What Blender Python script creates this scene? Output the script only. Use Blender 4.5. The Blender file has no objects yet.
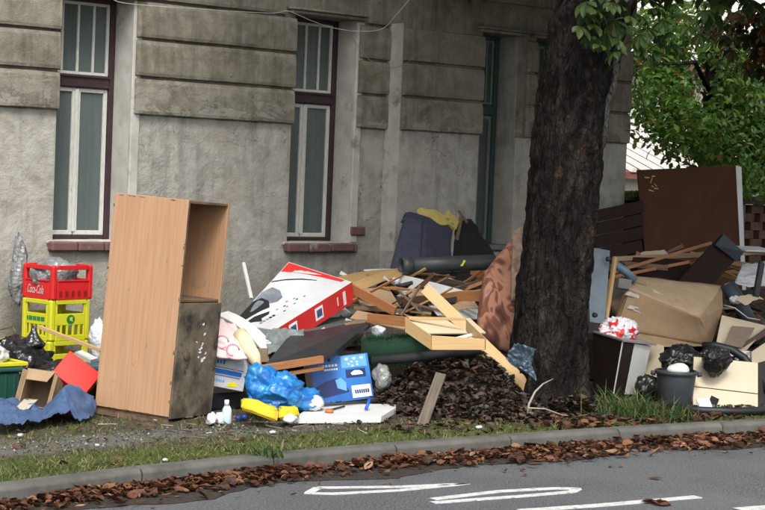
import bpy, bmesh, math, random
from mathutils import Vector, Matrix, noise
from math import sin, cos, pi, radians
sc = bpy.context.scene
COL = sc.collection

# ---------------------------------------------------------------- camera
cam_d = bpy.data.cameras.new('camera'); cam = bpy.data.objects.new('camera', cam_d); COL.objects.link(cam)
cam_d.sensor_width = 36.0; cam_d.lens = 1800.0/765.0*36.0; cam_d.clip_start = 0.1; cam_d.clip_end = 2000
YAW, PITCH, ROLL = radians(40.9), radians(2.6), radians(2.3)
_f = Vector((sin(YAW)*cos(PITCH), cos(YAW)*cos(PITCH), -sin(PITCH)))
_hx = Vector((cos(YAW), -sin(YAW), 0)); _hy = _hx.cross(_f)
_cx = _hx*cos(ROLL)+_hy*sin(ROLL); _cy = _hy*cos(ROLL)-_hx*sin(ROLL)
cam.matrix_world = Matrix(((_cx.x,_cy.x,-_f.x,0),(_cx.y,_cy.y,-_f.y,0),(_cx.z,_cy.z,-_f.z,1.75),(0,0,0,1)))
sc.camera = cam

# ---------------------------------------------------------------- sky and sun (overcast)
w = bpy.data.worlds.new('World'); sc.world = w; w.use_nodes = True
nt = w.node_tree; nt.nodes.clear()
sky = nt.nodes.new('ShaderNodeTexSky'); sky.sky_type = 'NISHITA'; sky.sun_disc = False
SUN_EL, SUN_AZ = radians(52), radians(215)      # azimuth clockwise from +Y
sky.sun_elevation = SUN_EL; sky.sun_rotation = SUN_AZ; sky.air_density = 1.0; sky.dust_density = 4.0; sky.ozone_density = 1.0
hs = nt.nodes.new('ShaderNodeHueSaturation'); hs.inputs['Saturation'].default_value = 0.22
bg = nt.nodes.new('ShaderNodeBackground'); bg.inputs['Strength'].default_value = 0.135
wo = nt.nodes.new('ShaderNodeOutputWorld')
nt.links.new(sky.outputs[0], hs.inputs['Color']); nt.links.new(hs.outputs[0], bg.inputs['Color']); nt.links.new(bg.outputs[0], wo.inputs[0])
sl = bpy.data.lights.new('sun', 'SUN'); sl.energy = 1.3; sl.angle = radians(18); sl.color = (1.0, 0.965, 0.91)
so = bpy.data.objects.new('sun', sl); COL.objects.link(so)
_sd = Vector((sin(SUN_AZ)*cos(SUN_EL), cos(SUN_AZ)*cos(SUN_EL), sin(SUN_EL)))
so.rotation_euler = _sd.to_track_quat('Z', 'Y').to_euler()
sc.view_settings.view_transform = 'Standard'; sc.view_settings.look = 'None'
sc.view_settings.exposure = 0.92; sc.view_settings.gamma = 1.0; sc.view_settings.use_curve_mapping = False
sc.render.engine = 'CYCLES'
sc.cycles.max_bounces = 5; sc.cycles.diffuse_bounces = 3; sc.cycles.glossy_bounces = 2; sc.cycles.transmission_bounces = 3; sc.cycles.transparent_max_bounces = 6
rnd = random.Random(11)

# ---------------------------------------------------------------- materials
MATS = {}
def _nodes(name):
    m = bpy.data.materials.new(name); m.use_nodes = True; MATS[name] = m
    t = m.node_tree; b = t.nodes['Principled BSDF']
    return m, t, b
def _n(t, k, **kw):
    n = t.nodes.new(k)
    for a, v in kw.items():
        if a in n.inputs: n.inputs[a].default_value = v
        else: setattr(n, a, v)
    return n
def _noise(t, vec, scale, detail=5, rough=.6, dist=0.0):
    n = t.nodes.new('ShaderNodeTexNoise'); n.inputs['Scale'].default_value = scale
    n.inputs['Detail'].default_value = detail; n.inputs['Roughness'].default_value = rough; n.inputs['Distortion'].default_value = dist
    t.links.new(vec, n.inputs['Vector']); return n.outputs['Fac']
def _ramp(t, fac, stops):
    r = t.nodes.new('ShaderNodeValToRGB'); e = r.color_ramp.elements
    e[0].position, e[0].color = stops[0][0], tuple(stops[0][1])+(1,)
    e[1].position, e[1].color = stops[-1][0], tuple(stops[-1][1])+(1,)
    for p, c in stops[1:-1]:
        q = e.new(p); q.color = tuple(c)+(1,)
    t.links.new(fac, r.inputs[0]); return r.outputs[0]
def _step(t, fac, a, b):
    r = t.nodes.new('ShaderNodeMapRange'); r.inputs[1].default_value = a; r.inputs[2].default_value = b
    t.links.new(fac, r.inputs[0]); return r.outputs[0]
def _mix(t, fac, a, b):
    n = t.nodes.new('ShaderNodeMix'); n.data_type = 'RGBA'
    if isinstance(fac, (int, float)): n.inputs[0].default_value = fac
    else: t.links.new(fac, n.inputs[0])
    for s, x in ((6, a), (7, b)):
        if isinstance(x, tuple): n.inputs[s].default_value = x+(1,) if len(x) == 3 else x
        else: t.links.new(x, n.inputs[s])
    return n.outputs[2]
def _math(t, op, a, b=0.0):
    n = t.nodes.new('ShaderNodeMath'); n.operation = op
    for i, x in ((0, a), (1, b)):
        if isinstance(x, (int, float)): n.inputs[i].default_value = x
        else: t.links.new(x, n.inputs[i])
    return n.outputs[0]
def _map(t, src, scale=(1,1,1), loc=(0,0,0)):
    m = t.nodes.new('ShaderNodeMapping'); m.inputs['Scale'].default_value = scale; m.inputs['Location'].default_value = loc
    t.links.new(src, m.inputs['Vector']); return m.outputs[0]
def _bump(t, b, h, strength, dist=.01):
    n = t.nodes.new('ShaderNodeBump'); n.inputs['Strength'].default_value = strength; n.inputs['Distance'].default_value = dist
    t.links.new(h, n.inputs['Height']); t.links.new(n.outputs[0], b.inputs['Normal'])
def _obj(t): return t.nodes.new('ShaderNodeTexCoord').outputs['Object']
def _pos(t): return t.nodes.new('ShaderNodeNewGeometry').outputs['Position']
def _isl(t): return t.nodes.new('ShaderNodeNewGeometry').outputs['Random Per Island']

def mat(name, c1, c2=None, scale=6, rough=.7, bump=.25, bscale=45, bdist=.006, metal=0, spec=.4, stretch=(1,1,1), dirt=None, dlo=.55, dhi=.75, dscale=4, rvar=0.0):
    if name in MATS: return MATS[name]
    m, t, b = _nodes(name); o = _obj(t); c2 = c2 or tuple(x*.7 for x in c1)
    info = t.nodes.new('ShaderNodeObjectInfo'); off = t.nodes.new('ShaderNodeVectorMath'); off.operation = 'ADD'
    sc_ = t.nodes.new('ShaderNodeVectorMath'); sc_.operation = 'SCALE'; sc_.inputs[3].default_value = 7.0
    t.links.new(info.outputs['Location'], sc_.inputs[0]); t.links.new(o, off.inputs[0]); t.links.new(sc_.outputs[0], off.inputs[1])
    v = _map(t, off.outputs[0], stretch)
    f = _noise(t, v, scale, 6, .6)
    c = _mix(t, _step(t, f, .32, .68), tuple(c1), tuple(c2))
    if dirt:
        d = _noise(t, off.outputs[0], dscale, 8, .7)
        c = _mix(t, _step(t, d, dlo, dhi), c, tuple(dirt))
    t.links.new(c, b.inputs['Base Color'])
    b.inputs['Roughness'].default_value = rough; b.inputs['Metallic'].default_value = metal; b.inputs['Specular IOR Level'].default_value = spec
    if rvar:
        t.links.new(_math(t, 'MULTIPLY_ADD', _noise(t, off.outputs[0], 9, 4), rvar), b.inputs['Roughness'])
        b.inputs['Roughness'].links[0].from_node.inputs[2].default_value = rough-rvar*.5
    if bump: _bump(t, b, _noise(t, v, bscale, 6, .65), bump, bdist)
    return m
def wood(name, c1, c2, scale=5, rough=.6, dirt=None, dlo=.58, dhi=.8, k=16):
    return mat(name, c1, c2, scale=scale, rough=rough, bump=.2, bscale=14, bdist=.003, stretch=(1,k,k), dirt=dirt, dlo=dlo, dhi=dhi, dscale=5)
def island(name, stops, rough=.6, spec=.3, trans=0.0, bump=0.0):
    m, t, b = _nodes(name)
    c = _ramp(t, _isl(t), stops)
    f = _noise(t, _pos(t), 60, 3)
    c = _mix(t, _math(t, 'MULTIPLY', f, .5), c, (.02,.015,.01))
    t.links.new(c, b.inputs['Base Color']); b.inputs['Roughness'].default_value = rough; b.inputs['Specular IOR Level'].default_value = spec
    if trans:
        tr = t.nodes.new('ShaderNodeBsdfTranslucent'); t.links.new(c, tr.inputs[0]); mx = t.nodes.new('ShaderNodeMixShader'); mx.inputs[0].default_value = trans
        t.links.new(b.outputs[0], mx.inputs[1]); t.links.new(tr.outputs[0], mx.inputs[2]); t.links.new(mx.outputs[0], t.nodes['Material Output'].inputs[0])
    return m

def wall_material(name, upper):
    m, t, b = _nodes(name); p = _pos(t)
    big = _noise(t, p, .9, 6, .6); mid = _noise(t, p, 5.5, 7, .65, .3); fine = _noise(t, p, 70, 5, .7)
    drip = _noise(t, _map(t, p, (7, 7, .7)), 1.4, 6, .65)
    if upper:
        c = _ramp(t, mid, [(.3, (.135,.122,.093)), (.5, (.215,.196,.153)), (.72, (.31,.287,.232))])
        c = _mix(t, _math(t, 'MULTIPLY', _step(t, drip, .46, .70), .7), c, (.082,.075,.06))
        c = _mix(t, _math(t, 'MULTIPLY', _step(t, big, .5, .68), .55), c, (.32,.305,.26))
        # bare pale patches where the coat has flaked off, mostly in the lowest course
        sp = t.nodes.new('ShaderNodeSeparateXYZ'); t.links.new(p, sp.inputs[0])
        low = _step(t, sp.outputs[2], 2.62, 2.2)
        fl = _math(t, 'MULTIPLY', _step(t, _noise(t, _map(t, p, (1,1,1.6)), 4.2, 8, .72, .5), .49, .53), low)
        c = _mix(t, _math(t, 'MULTIPLY', fl, .6), c, (.34,.325,.285))
        c = _mix(t, _math(t, 'MULTIPLY', _step(t, _noise(t, p, 9, 8, .75), .63, .66), .7), c, (.05,.045,.038))
        h = _math(t, 'ADD', _math(t, 'MULTIPLY', fine, .35), _math(t, 'SUBTRACT', _math(t, 'MULTIPLY', mid, .8), _math(t, 'MULTIPLY', fl, .25)))
    else:
        c = _ramp(t, mid, [(.28, (.26,.247,.214)), (.5, (.385,.37,.33)), (.75, (.475,.46,.415))])
        c = _mix(t, _math(t, 'MULTIPLY', _step(t, drip, .5, .75), .6), c, (.15,.145,.13))
        c = _mix(t, _math(t, 'MULTIPLY', _step(t, big, .52, .66), .5), c, (.37,.335,.27))
        sp = t.nodes.new('ShaderNodeSeparateXYZ'); t.links.new(p, sp.inputs[0])
        c = _mix(t, _math(t, 'MULTIPLY', _step(t, sp.outputs[2], 1.0, .1), .6), c, (.15,.14,.115))
        warp = t.nodes.new('ShaderNodeMix'); warp.data_type = 'VECTOR'; warp.inputs[0].default_value = .35
        nz = t.nodes.new('ShaderNodeTexNoise'); nz.inputs['Scale'].default_value = 3; nz.inputs['Detail'].default_value = 6
        t.links.new(p, nz.inputs['Vector']); t.links.new(p, warp.inputs[4]); t.links.new(nz.outputs['Color'], warp.inputs[5])
        vo = t.nodes.new('ShaderNodeTexVoronoi'); vo.feature = 'DISTANCE_TO_EDGE'; vo.inputs['Scale'].default_value = 5.5
        t.links.new(warp.outputs[1], vo.inputs['Vector'])
        crack = _math(t, 'MULTIPLY', _step(t, vo.outputs[0], .009, .002), _step(t, _noise(t, p, 1.3, 4), .52, .62))
        pit = _step(t, _noise(t, p, 24, 6, .7), .66, .72)
        c = _mix(t, _math(t, 'MULTIPLY', crack, .7), c, (.07,.068,.06))
        c = _mix(t, _math(t, 'MULTIPLY', pit, .6), c, (.12,.118,.105))
        lump = _math(t, 'ADD', _noise(t, p, 16, 6, .7, .1), _math(t, 'MULTIPLY', _noise(t, p, 3.2, 7, .6, .15), 1.3))
        h = _math(t, 'SUBTRACT', _math(t, 'ADD', _math(t, 'MULTIPLY', fine, .3), lump), _math(t, 'ADD', crack, _math(t, 'MULTIPLY', pit, .6)))
    t.links.new(c, b.inputs['Base Color']); b.inputs['Roughness'].default_value = .92; b.inputs['Specular IOR Level'].default_value = .15
    _bump(t, b, h, .75 if upper else .65, .024)
    return m

WU = wall_material('weathered_stucco', True); WL = wall_material('cement_render', False)
def _ground():
    m, t, b = _nodes('verge_soil'); p = _pos(t)
    sp = t.nodes.new('ShaderNodeSeparateXYZ'); t.links.new(p, sp.inputs[0])
    n1 = _noise(t, p, 3.2, 6, .65); n2 = _noise(t, p, 26, 6, .7); n3 = _noise(t, p, 110, 3, .6)
    y = _math(t, 'ADD', sp.outputs[1], _math(t, 'MULTIPLY', _math(t, 'SUBTRACT', n1, .5), .7))
    soil = _ramp(t, n2, [(.3, (.035,.027,.018)), (.5, (.075,.06,.042)), (.7, (.15,.125,.09))])
    gravel = _ramp(t, n3, [(.34, (.06,.057,.05)), (.5, (.125,.12,.105)), (.68, (.26,.25,.23))])
    lawn = _ramp(t, n2, [(.3, (.04,.058,.015)), (.55, (.09,.105,.032)), (.72, (.17,.155,.07))])
    band = _math(t, 'MULTIPLY', _step(t, y, 9.34, 9.5), _step(t, y, 10.0, 9.86))
    band = _math(t, 'MULTIPLY', band, _step(t, sp.outputs[0], 8.2, 7.3))
    c = _mix(t, _step(t, y, 9.36, 9.2), soil, lawn)
    c = _mix(t, _math(t, 'MULTIPLY', band, .9), c, gravel)
    t.links.new(c, b.inputs['Base Color']); b.inputs['Roughness'].default_value = .9; b.inputs['Specular IOR Level'].default_value = .2
    _bump(t, b, _math(t, 'ADD', n2, _math(t, 'MULTIPLY', n3, .5)), .8, .02); return m
def _asphalt():
    m, t, b = _nodes('asphalt'); p = _pos(t)
    n1 = _noise(t, p, 1.1, 5, .6); n2 = _noise(t, p, 75, 4, .75); n3 = _noise(t, p, 9, 7, .75)
    c = _ramp(t, n2, [(.34, (.028,.030,.034)), (.5, (.085,.089,.095)), (.66, (.22,.225,.23))])
    c = _mix(t, _math(t, 'MULTIPLY', _step(t, n1, .42, .62), .35), c, (.15,.155,.16))
    c = _mix(t, _math(t, 'MULTIPLY', _step(t, n3, .55, .75), .35), c, (.045,.043,.042))
    t.links.new(c, b.inputs['Base Color']); b.inputs['Specular IOR Level'].default_value = .5
    t.links.new(_math(t, 'ADD', _math(t, 'MULTIPLY', n1, .35), .42), b.inputs['Roughness'])
    _bump(t, b, n2, .7, .012); return m
def _bark():
    m, t, b = _nodes('chestnut_bark'); p = _obj(t)
    v = _map(t, p, (1, 1, .42))
    n1 = _noise(t, v, 9, 8, .7, .6); n2 = _noise(t, p, 40, 6, .7); n3 = _noise(t, _map(t, p, (1,1,.5)), 3.0, 6, .7)
    vo = t.nodes.new('ShaderNodeTexVoronoi'); vo.feature = 'DISTANCE_TO_EDGE'; vo.inputs['Scale'].default_value = 21
    wv = t.nodes.new('ShaderNodeVectorMath'); wv.operation = 'ADD'; ns = t.nodes.new('ShaderNodeTexNoise'); ns.inputs['Scale'].default_value = 6; ns.inputs['Detail'].default_value = 6
    t.links.new(v, ns.inputs['Vector']); s3 = t.nodes.new('ShaderNodeVectorMath'); s3.operation = 'SCALE'; s3.inputs[3].default_value = .34
    t.links.new(ns.outputs['Color'], s3.inputs[0]); t.links.new(v, wv.inputs[0]); t.links.new(s3.outputs[0], wv.inputs[1]); t.links.new(wv.outputs[0], vo.inputs['Vector'])
    edge = _step(t, vo.outputs[0], .0, .12)
    c = _ramp(t, n1, [(.3, (.007,.006,.006)), (.5, (.018,.016,.014)), (.7, (.05,.043,.037))])
    c = _mix(t, _math(t, 'MULTIPLY', _step(t, n3, .54, .66), .6), c, (.085,.075,.066))
    c = _mix(t, _math(t, 'MULTIPLY', _step(t, _noise(t, p, 6.5, 7, .75), .585, .64), .65), c, (.115,.062,.035))
    c = _mix(t, _math(t, 'MULTIPLY', _math(t, 'SUBTRACT', 1.0, edge), .3), c, (.006,.005,.004))
    nv = t.nodes.new('ShaderNodeVectorMath'); nv.operation = 'NORMALIZE'; t.links.new(_map(t, p, (1,1,0)), nv.inputs[0])
    dt = t.nodes.new('ShaderNodeVectorMath'); dt.operation = 'DOT_PRODUCT'; t.links.new(nv.outputs[0], dt.inputs[0]); dt.inputs[1].default_value = (cos(radians(-82)), sin(radians(-82)), 0)
    sp = t.nodes.new('ShaderNodeSeparateXYZ'); t.links.new(p, sp.inputs[0])
    li = _math(t, 'MULTIPLY', _step(t, _math(t, 'ADD', dt.outputs['Value'], _math(t, 'MULTIPLY', n1, .10)), .965, 1.0), _math(t, 'MULTIPLY', _step(t, sp.outputs[2], 2.05, 2.3), _step(t, sp.outputs[2], 2.95, 2.75)))
    c = _mix(t, _math(t, 'MULTIPLY', li, _step(t, n2, .35, .6)), c, (.21,.21,.195))     # lichen patch
    t.links.new(c, b.inputs['Base Color']); b.inputs['Roughness'].default_value = .95; b.inputs['Specular IOR Level'].default_value = .08
    _bump(t, b, _math(t, 'ADD', _math(t, 'ADD', _math(t, 'MULTIPLY', edge, .3), n1), _math(t, 'MULTIPLY', n2, .5)), 1.0, .035); return m
GROUND, ASPH, BARK = _ground(), _asphalt(), _bark()
CONC = mat('kerb_concrete', (.125,.122,.108), (.07,.068,.06), scale=4, rough=.88, bump=.5, bscale=60, dirt=(.05,.047,.038), dlo=.52, dhi=.72, dscale=3)
LEAD = mat('dark_iron', (.03,.03,.032), rough=.6)
PAINTW = mat('road_paint', (.62,.62,.60), (.42,.42,.41), scale=20, rough=.7, bump=.3, bscale=120, dirt=(.10,.10,.10), dlo=.56, dhi=.68, dscale=22)
SASH = mat('white_sash_paint', (.62,.62,.58), (.45,.45,.41), scale=15, rough=.55, stretch=(6,6,1), dirt=(.22,.21,.18), dlo=.62, dhi=.74, dscale=14)
MAROON = mat('maroon_paint', (.048,.024,.026), (.030,.017,.019), scale=12, rough=.6, dirt=(.16,.13,.12), dlo=.64, dhi=.74, dscale=18)
TEAL = mat('teal_paint', (.045,.085,.078), (.03,.055,.05), scale=12, rough=.6, dirt=(.14,.15,.14), dlo=.64, dhi=.74, dscale=18)
SILLC = mat('red_sill', (.17,.085,.078), (.11,.062,.058), scale=9, rough=.8, bump=.4, dirt=(.26,.24,.21), dlo=.58, dhi=.68, dscale=9)
REVEAL = mat('reveal_plaster', (.52,.51,.47), (.36,.35,.31), scale=5, rough=.9, bump=.6, bscale=30, dirt=(.20,.165,.12), dlo=.56, dhi=.68, dscale=3)  # pale plaster, lightened further: the reveals' sunlit look put into colour
CURT = mat('curtain', (.60,.62,.60), (.22,.24,.235), scale=1.6, rough=.9, stretch=(14,14,.4), bump=.2)  # pale vertical streaks paint fold light and pane reflections
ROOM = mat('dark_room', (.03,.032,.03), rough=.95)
def _glass():
    m, t, b = _nodes('window_glass'); b.inputs['Base Color'].default_value = (.15,.175,.172,1); b.inputs['Roughness'].default_value = .10; b.inputs['Specular IOR Level'].default_value = .55
    tr = t.nodes.new('ShaderNodeBsdfTransparent'); tr.inputs[0].default_value = (.80,.86,.85,1); mx = t.nodes.new('ShaderNodeMixShader')
    t.links.new(_math(t, 'MULTIPLY_ADD', _noise(t, _obj(t), 5, 5, .7), .3), mx.inputs[0]); mx.inputs[0].links[0].from_node.inputs[2].default_value = .36
    t.links.new(tr.outputs[0], mx.inputs[2]); t.links.new(b.outputs[0], mx.inputs[1]); 
    t.links.new(mx.outputs[0], t.nodes['Material Output'].inputs[0]); return m
GLASS = _glass()

# ---------------------------------------------------------------- object helpers
WM = {}
def link(name, data, parent=None, mw=None, kind=None, label=None, cat=None, group=None):
    o = bpy.data.objects.new(name, data); COL.objects.link(o); mw = mw or Matrix.Identity(4); WM[o.name] = mw
    if parent: o.parent = parent; o.matrix_basis = WM[parent.name].inverted() @ mw
    else: o.matrix_basis = mw
    if kind: o['kind'] = kind
    if label: o['label'] = label
    if cat: o['category'] = cat
    if group: o['group'] = group
    return o
def root(name, label, cat, loc, group=None):
    o = link(name, None, None, Matrix.Translation(Vector(loc)), None, label, cat, group); o.empty_display_size = .1; return o
def mesh(name, V, F, m, parent=None, R=None, smooth=False, bev=0.0, jag=0.0, **kw):
    """V in world metres; R = 3x3 whose columns are the local axes (local X runs along the grain)."""
    V = [Vector(v) for v in V]
    zlo = min(v.z for v in V); c = sum(V, Vector())/len(V); o0 = Vector((c.x, c.y, zlo))
    R = R or Matrix.Identity(3); Ri = R.inverted()
    me = bpy.data.meshes.new(name); me.from_pydata([Ri @ (v-o0) for v in V], [], F); me.validate()
    if bev:
        bm = bmesh.new(); bm.from_mesh(me); bmesh.ops.recalc_face_normals(bm, faces=bm.faces)
        bmesh.ops.bevel(bm, geom=list(bm.edges), offset=bev, segments=1, affect='EDGES', clamp_overlap=True)
        bm.to_mesh(me); bm.free()
    else:
        bm = bmesh.new(); bm.from_mesh(me); bmesh.ops.recalc_face_normals(bm, faces=bm.faces); bm.to_mesh(me); bm.free()
    for mm in (m if isinstance(m, (list, tuple)) else [m]): me.materials.append(mm)
    if smooth:
        for p in me.polygons: p.use_smooth = True
    mw = Matrix.Translation(o0) @ R.to_4x4()
    return link(name, me, parent, mw, **kw)
BF = [(0,3,2,1),(4,5,6,7),(0,1,5,4),(1,2,6,5),(2,3,7,6),(3,0,4,7)]
def box(name, x0, x1, y0, y1, z0, z1, m, parent=None, bev=.004, **kw):
    return mesh(name, [(x0,y0,z0),(x1,y0,z0),(x1,y1,z0),(x0,y1,z0),(x0,y0,z1),(x1,y0,z1),(x1,y1,z1),(x0,y1,z1)], BF, m, parent, bev=bev, **kw)
def frame(p0, p1, p2):
    p0, p1, p2 = Vector(p0), Vector(p1), Vector(p2)
    x = p1-p0; lx = x.length; x.normalize(); y = p2-p0; y -= x*y.dot(x); ly = y.length; y.normalize(); n = x.cross(y)
    if n.dot(p0-Vector((0,0,1.75))) > 0: n = -n      # n looks towards the street
    return p0, x, y, n, lx, ly
def RM(x, y):
    z = x.cross(y); return Matrix((x, y, z)).transposed()
def slab(name, p0, p1, p2, t, m, parent=None, bev=.002, bend=0.0, nseg=1, taper=1.0, wav=0.0, **kw):
    """board: p0-p1 is its length, p2 gives its width, thickness goes away from the street side"""
    o, x, y, n, lx, ly = frame(p0, p1, p2); V = []; F = []
    if bend or wav: nseg = max(nseg, 8)
    for i in range(nseg+1):
        s = i/nseg; b = n*(bend*4*s*(1-s)); k = 1+(taper-1)*s
        w0 = wav*noise.noise((s*3.1, p0[0]*3, 1)); w1 = wav*noise.noise((s*3.1, p0[0]*3, 7))
        a = o+x*(lx*s)+b+y*(ly*(1-k)/2+w0); e = a+y*(ly*k-w0+w1)
        V += [a, e, e-n*t, a-n*t]
    for i in range(nseg):
        k = i*4
        for j in range(4): F.append((k+j, k+(j+1)%4, k+4+(j+1)%4, k+4+j))
    F += [(3,2,1,0), tuple(nseg*4+j for j in range(4))]
    return mesh(name, V, F, m, parent, R=RM(x, y), bev=bev, **kw)
def plank(name, a, b, wdt, t, m, up=(0,0,1), parent=None, **kw):
    a, b, up = Vector(a), Vector(b), Vector(up)
    x = (b-a).normalized(); u = (up-x*up.dot(x)).normalized()
    return slab(name, a-u*wdt/2, b-u*wdt/2, a+u*wdt/2, t, m, parent, **kw)
def tube(name, pts, r, m, parent=None, seg=10, caps=True, inner=0.0, smooth=True, **kw):
    pts = [Vector(p) for p in pts]; rs = r if isinstance(r, (list, tuple)) else [r]*len(pts); V = []; F = []
    up = Vector((0,0,1)); n = len(pts); rings = []
    for i, p in enumerate(pts):
        d = (pts[min(i+1, n-1)]-pts[max(i-1, 0)]).normalized()
        if i == 0: a = d.cross(up if abs(d.z) < .9 else Vector((1,0,0))).normalized()
        else: a = (a-d*a.dot(d)).normalized()
        b = d.cross(a); rings.append((p, a, b, d)); base = len(V)
        for k in range(seg): V.append(p+(a*cos(2*pi*k/seg)+b*sin(2*pi*k/seg))*rs[i])
    for i in range(n-1):
        for k in range(seg): F.append((i*seg+k, i*seg+(k+1)%seg, (i+1)*seg+(k+1)%seg, (i+1)*seg+k))
    if inner:
        b0 = len(V)
        for i, (p, a, b, d) in enumerate(rings):
            for k in range(seg): V.append(p+(a*cos(2*pi*k/seg)+b*sin(2*pi*k/seg))*(rs[i]-inner))
        for i in range(n-1):
            for k in range(seg): F.append((b0+i*seg+(k+1)%seg, b0+i*seg+k, b0+(i+1)*seg+k, b0+(i+1)*seg+(k+1)%seg))
        for k in range(seg):
            F.append((k, b0+k, b0+(k+1)%seg, (k+1)%seg)); e = (n-1)*seg
            F.append((e+(k+1)%seg, b0+e+(k+1)%seg, b0+e+k, e+k))
    elif caps:
        F.append(tuple(range(seg))[::-1]); F.append(tuple((n-1)*seg+k for k in range(seg)))
    x = (pts[-1]-pts[0]).normalized() if (pts[-1]-pts[0]).length > 1e-4 else Vector((1,0,0)); y = x.orthogonal().normalized()
    return mesh(name, V, F, m, parent, R=RM(x, y), smooth=smooth, **kw)
def patch(name, fr, poly, m, parent, off=.0012, t=.0012):
    """flat print or trim lying on a face: poly in fractions of the face"""
    o, x, y, n, lx, ly = fr; k = len(poly)
    V = [o+x*(s*lx)+y*(q*ly)+n*(off+t) for s, q in poly]+[o+x*(s*lx)+y*(q*ly)+n*.0002 for s, q in poly]
    F = [tuple(range(k)), tuple(range(2*k-1, k-1, -1))]+[(i, (i+1)%k, k+(i+1)%k, k+i) for i in range(k)]
    return mesh(name, V, F, m, parent, R=RM(x, y))
def rect(a, b, c, d): return [(a, b), (c, b), (c, d), (a, d)]
def lettering(name, text, fr, s, q, h, m, parent, shear=0.0, off=.003, align='LEFT', width=None, rot=0.0, bold=0.0):
    cu = bpy.data.curves.new('lettering', 'FONT'); cu.body = text; cu.size = 1.0; cu.shear = shear; cu.align_x = align; cu.offset = bold; cu.extrude = .001
    tmp = bpy.data.objects.new('lettering', cu); COL.objects.link(tmp)
    dg = bpy.context.evaluated_depsgraph_get(); me = bpy.data.meshes.new_from_object(tmp.evaluated_get(dg)); bpy.data.objects.remove(tmp)
    o, x, y, n, lx, ly = fr; x0 = min((v.co.x for v in me.vertices), default=0); x1 = max((v.co.x for v in me.vertices), default=1)
    kx = (width/(x1-x0)) if width else h
    o2 = o+x*(s*lx)+y*(q*ly)+n*off; c, sn = cos(rot), sin(rot); z0 = None
    V = []
    for v in me.vertices:
        a, b = (v.co.x-x0)*kx, v.co.y*h; V.append(o2+x*(a*c-b*sn)+y*(a*sn+b*c))
    F = [tuple(p.vertices) for p in me.polygons]; bpy.data.meshes.remove(me)
    return mesh(name, V, F, m, parent, R=RM(x, y))
def ridge(p): return 1-2*abs(noise.noise(p))
def crease(p): return max(0, 1-2.6*abs(noise.noise(p)))**1.6
def bag(name, c, size, m, seed=0, amp=.16, sub=5, zmin=None, shape=None, parent=None, **kw):
    bm = bmesh.new(); bmesh.ops.create_icosphere(bm, subdivisions=sub, radius=1); s0 = Vector((seed*3.7, seed*1.3, seed*5.1)); V = []
    for v in bm.verts:
        p = v.co.copy(); pol = Vector((.35*sin(seed), .35*cos(seed*1.7), .9)).normalized(); h_ = p.dot(pol); e1 = pol.orthogonal().normalized(); e2 = pol.cross(e1); an = math.atan2(p.dot(e2), p.dot(e1))
        an += .5*noise.noise(p*1.6+s0); ring = Vector((cos(an), sin(an), 0)); k_ = .35+.65*max(0, h_)
        w_ = p+.3*Vector((noise.noise(p*2+s0), noise.noise(p*2.3-s0), noise.noise(p*1.9+s0*2)))
        fold = crease(ring*2.4+Vector((0, 0, h_*.8))+s0)*.6+crease(ring*5.5+Vector((0, 0, h_*1.3))-s0)*.45+crease(ring*11+Vector((0, 0, h_*2.2))+s0)*.22
        d = .8*noise.noise(p*1.15+s0)+.55*k_*(fold-.25)+.42*(crease(w_*1.6+s0)-.2)+.20*(crease(w_*3.2-s0)-.2)+.06*(crease(w_*7+s0)-.2)
        q = p*(1+amp*1.7*d)
        if shape: q = shape(q)
        q = Vector((q.x*size[0], q.y*size[1], q.z*size[2]))+Vector(c)
        if zmin is not None and q.z < zmin: q.z = zmin+.002*noise.noise(p*9)
        V.append(q)
    F = [tuple(v.index for v in f.verts) for f in bm.faces]; bm.free()
    return mesh(name, V, F, m, parent, smooth=True, **kw)
def cloth(name, c00, c10, c11, c01, m, n=40, amp=.04, fr=3.0, seed=0, t=.004, fn=None, parent=None, ground=None, **kw):
    c00, c10, c11, c01 = map(Vector, (c00, c10, c11, c01)); V = []; F = []; s0 = Vector((seed*2.1, seed*7.7, seed))
    nn = (c10-c00).cross(c01-c00).normalized()
    if nn.dot(c00-Vector((0,0,1.75))) > 0: nn = -nn
    for j in range(n+1):
        for i in range(n+1):
            u, v = i/n, j/n; p = c00.lerp(c10, u).lerp(c01.lerp(c11, u), v)
            q = p*fr+s0; d = amp*(.6*ridge(q)+.3*ridge(q*2.3)+.12*ridge(q*5.5)-.2)
            p = p+nn*d+Vector((noise.noise(q+Vector((9,0,0))), noise.noise(q+Vector((0,9,0))), 0))*amp*.7
            if fn: p = fn(u, v, p)
            if ground is not None and p.z < ground: p.z = ground+.004+.002*noise.noise(q*3)
            V.append(p)
    for j in range(n):
        for i in range(n): a = j*(n+1)+i; F.append((a, a+1, a+n+2, a+n+1))
    o = mesh(name, V, F, m, parent, smooth=True, **kw)
    so_ = o.modifiers.new('thickness', 'SOLIDIFY'); so_.thickness = t; return o

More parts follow.
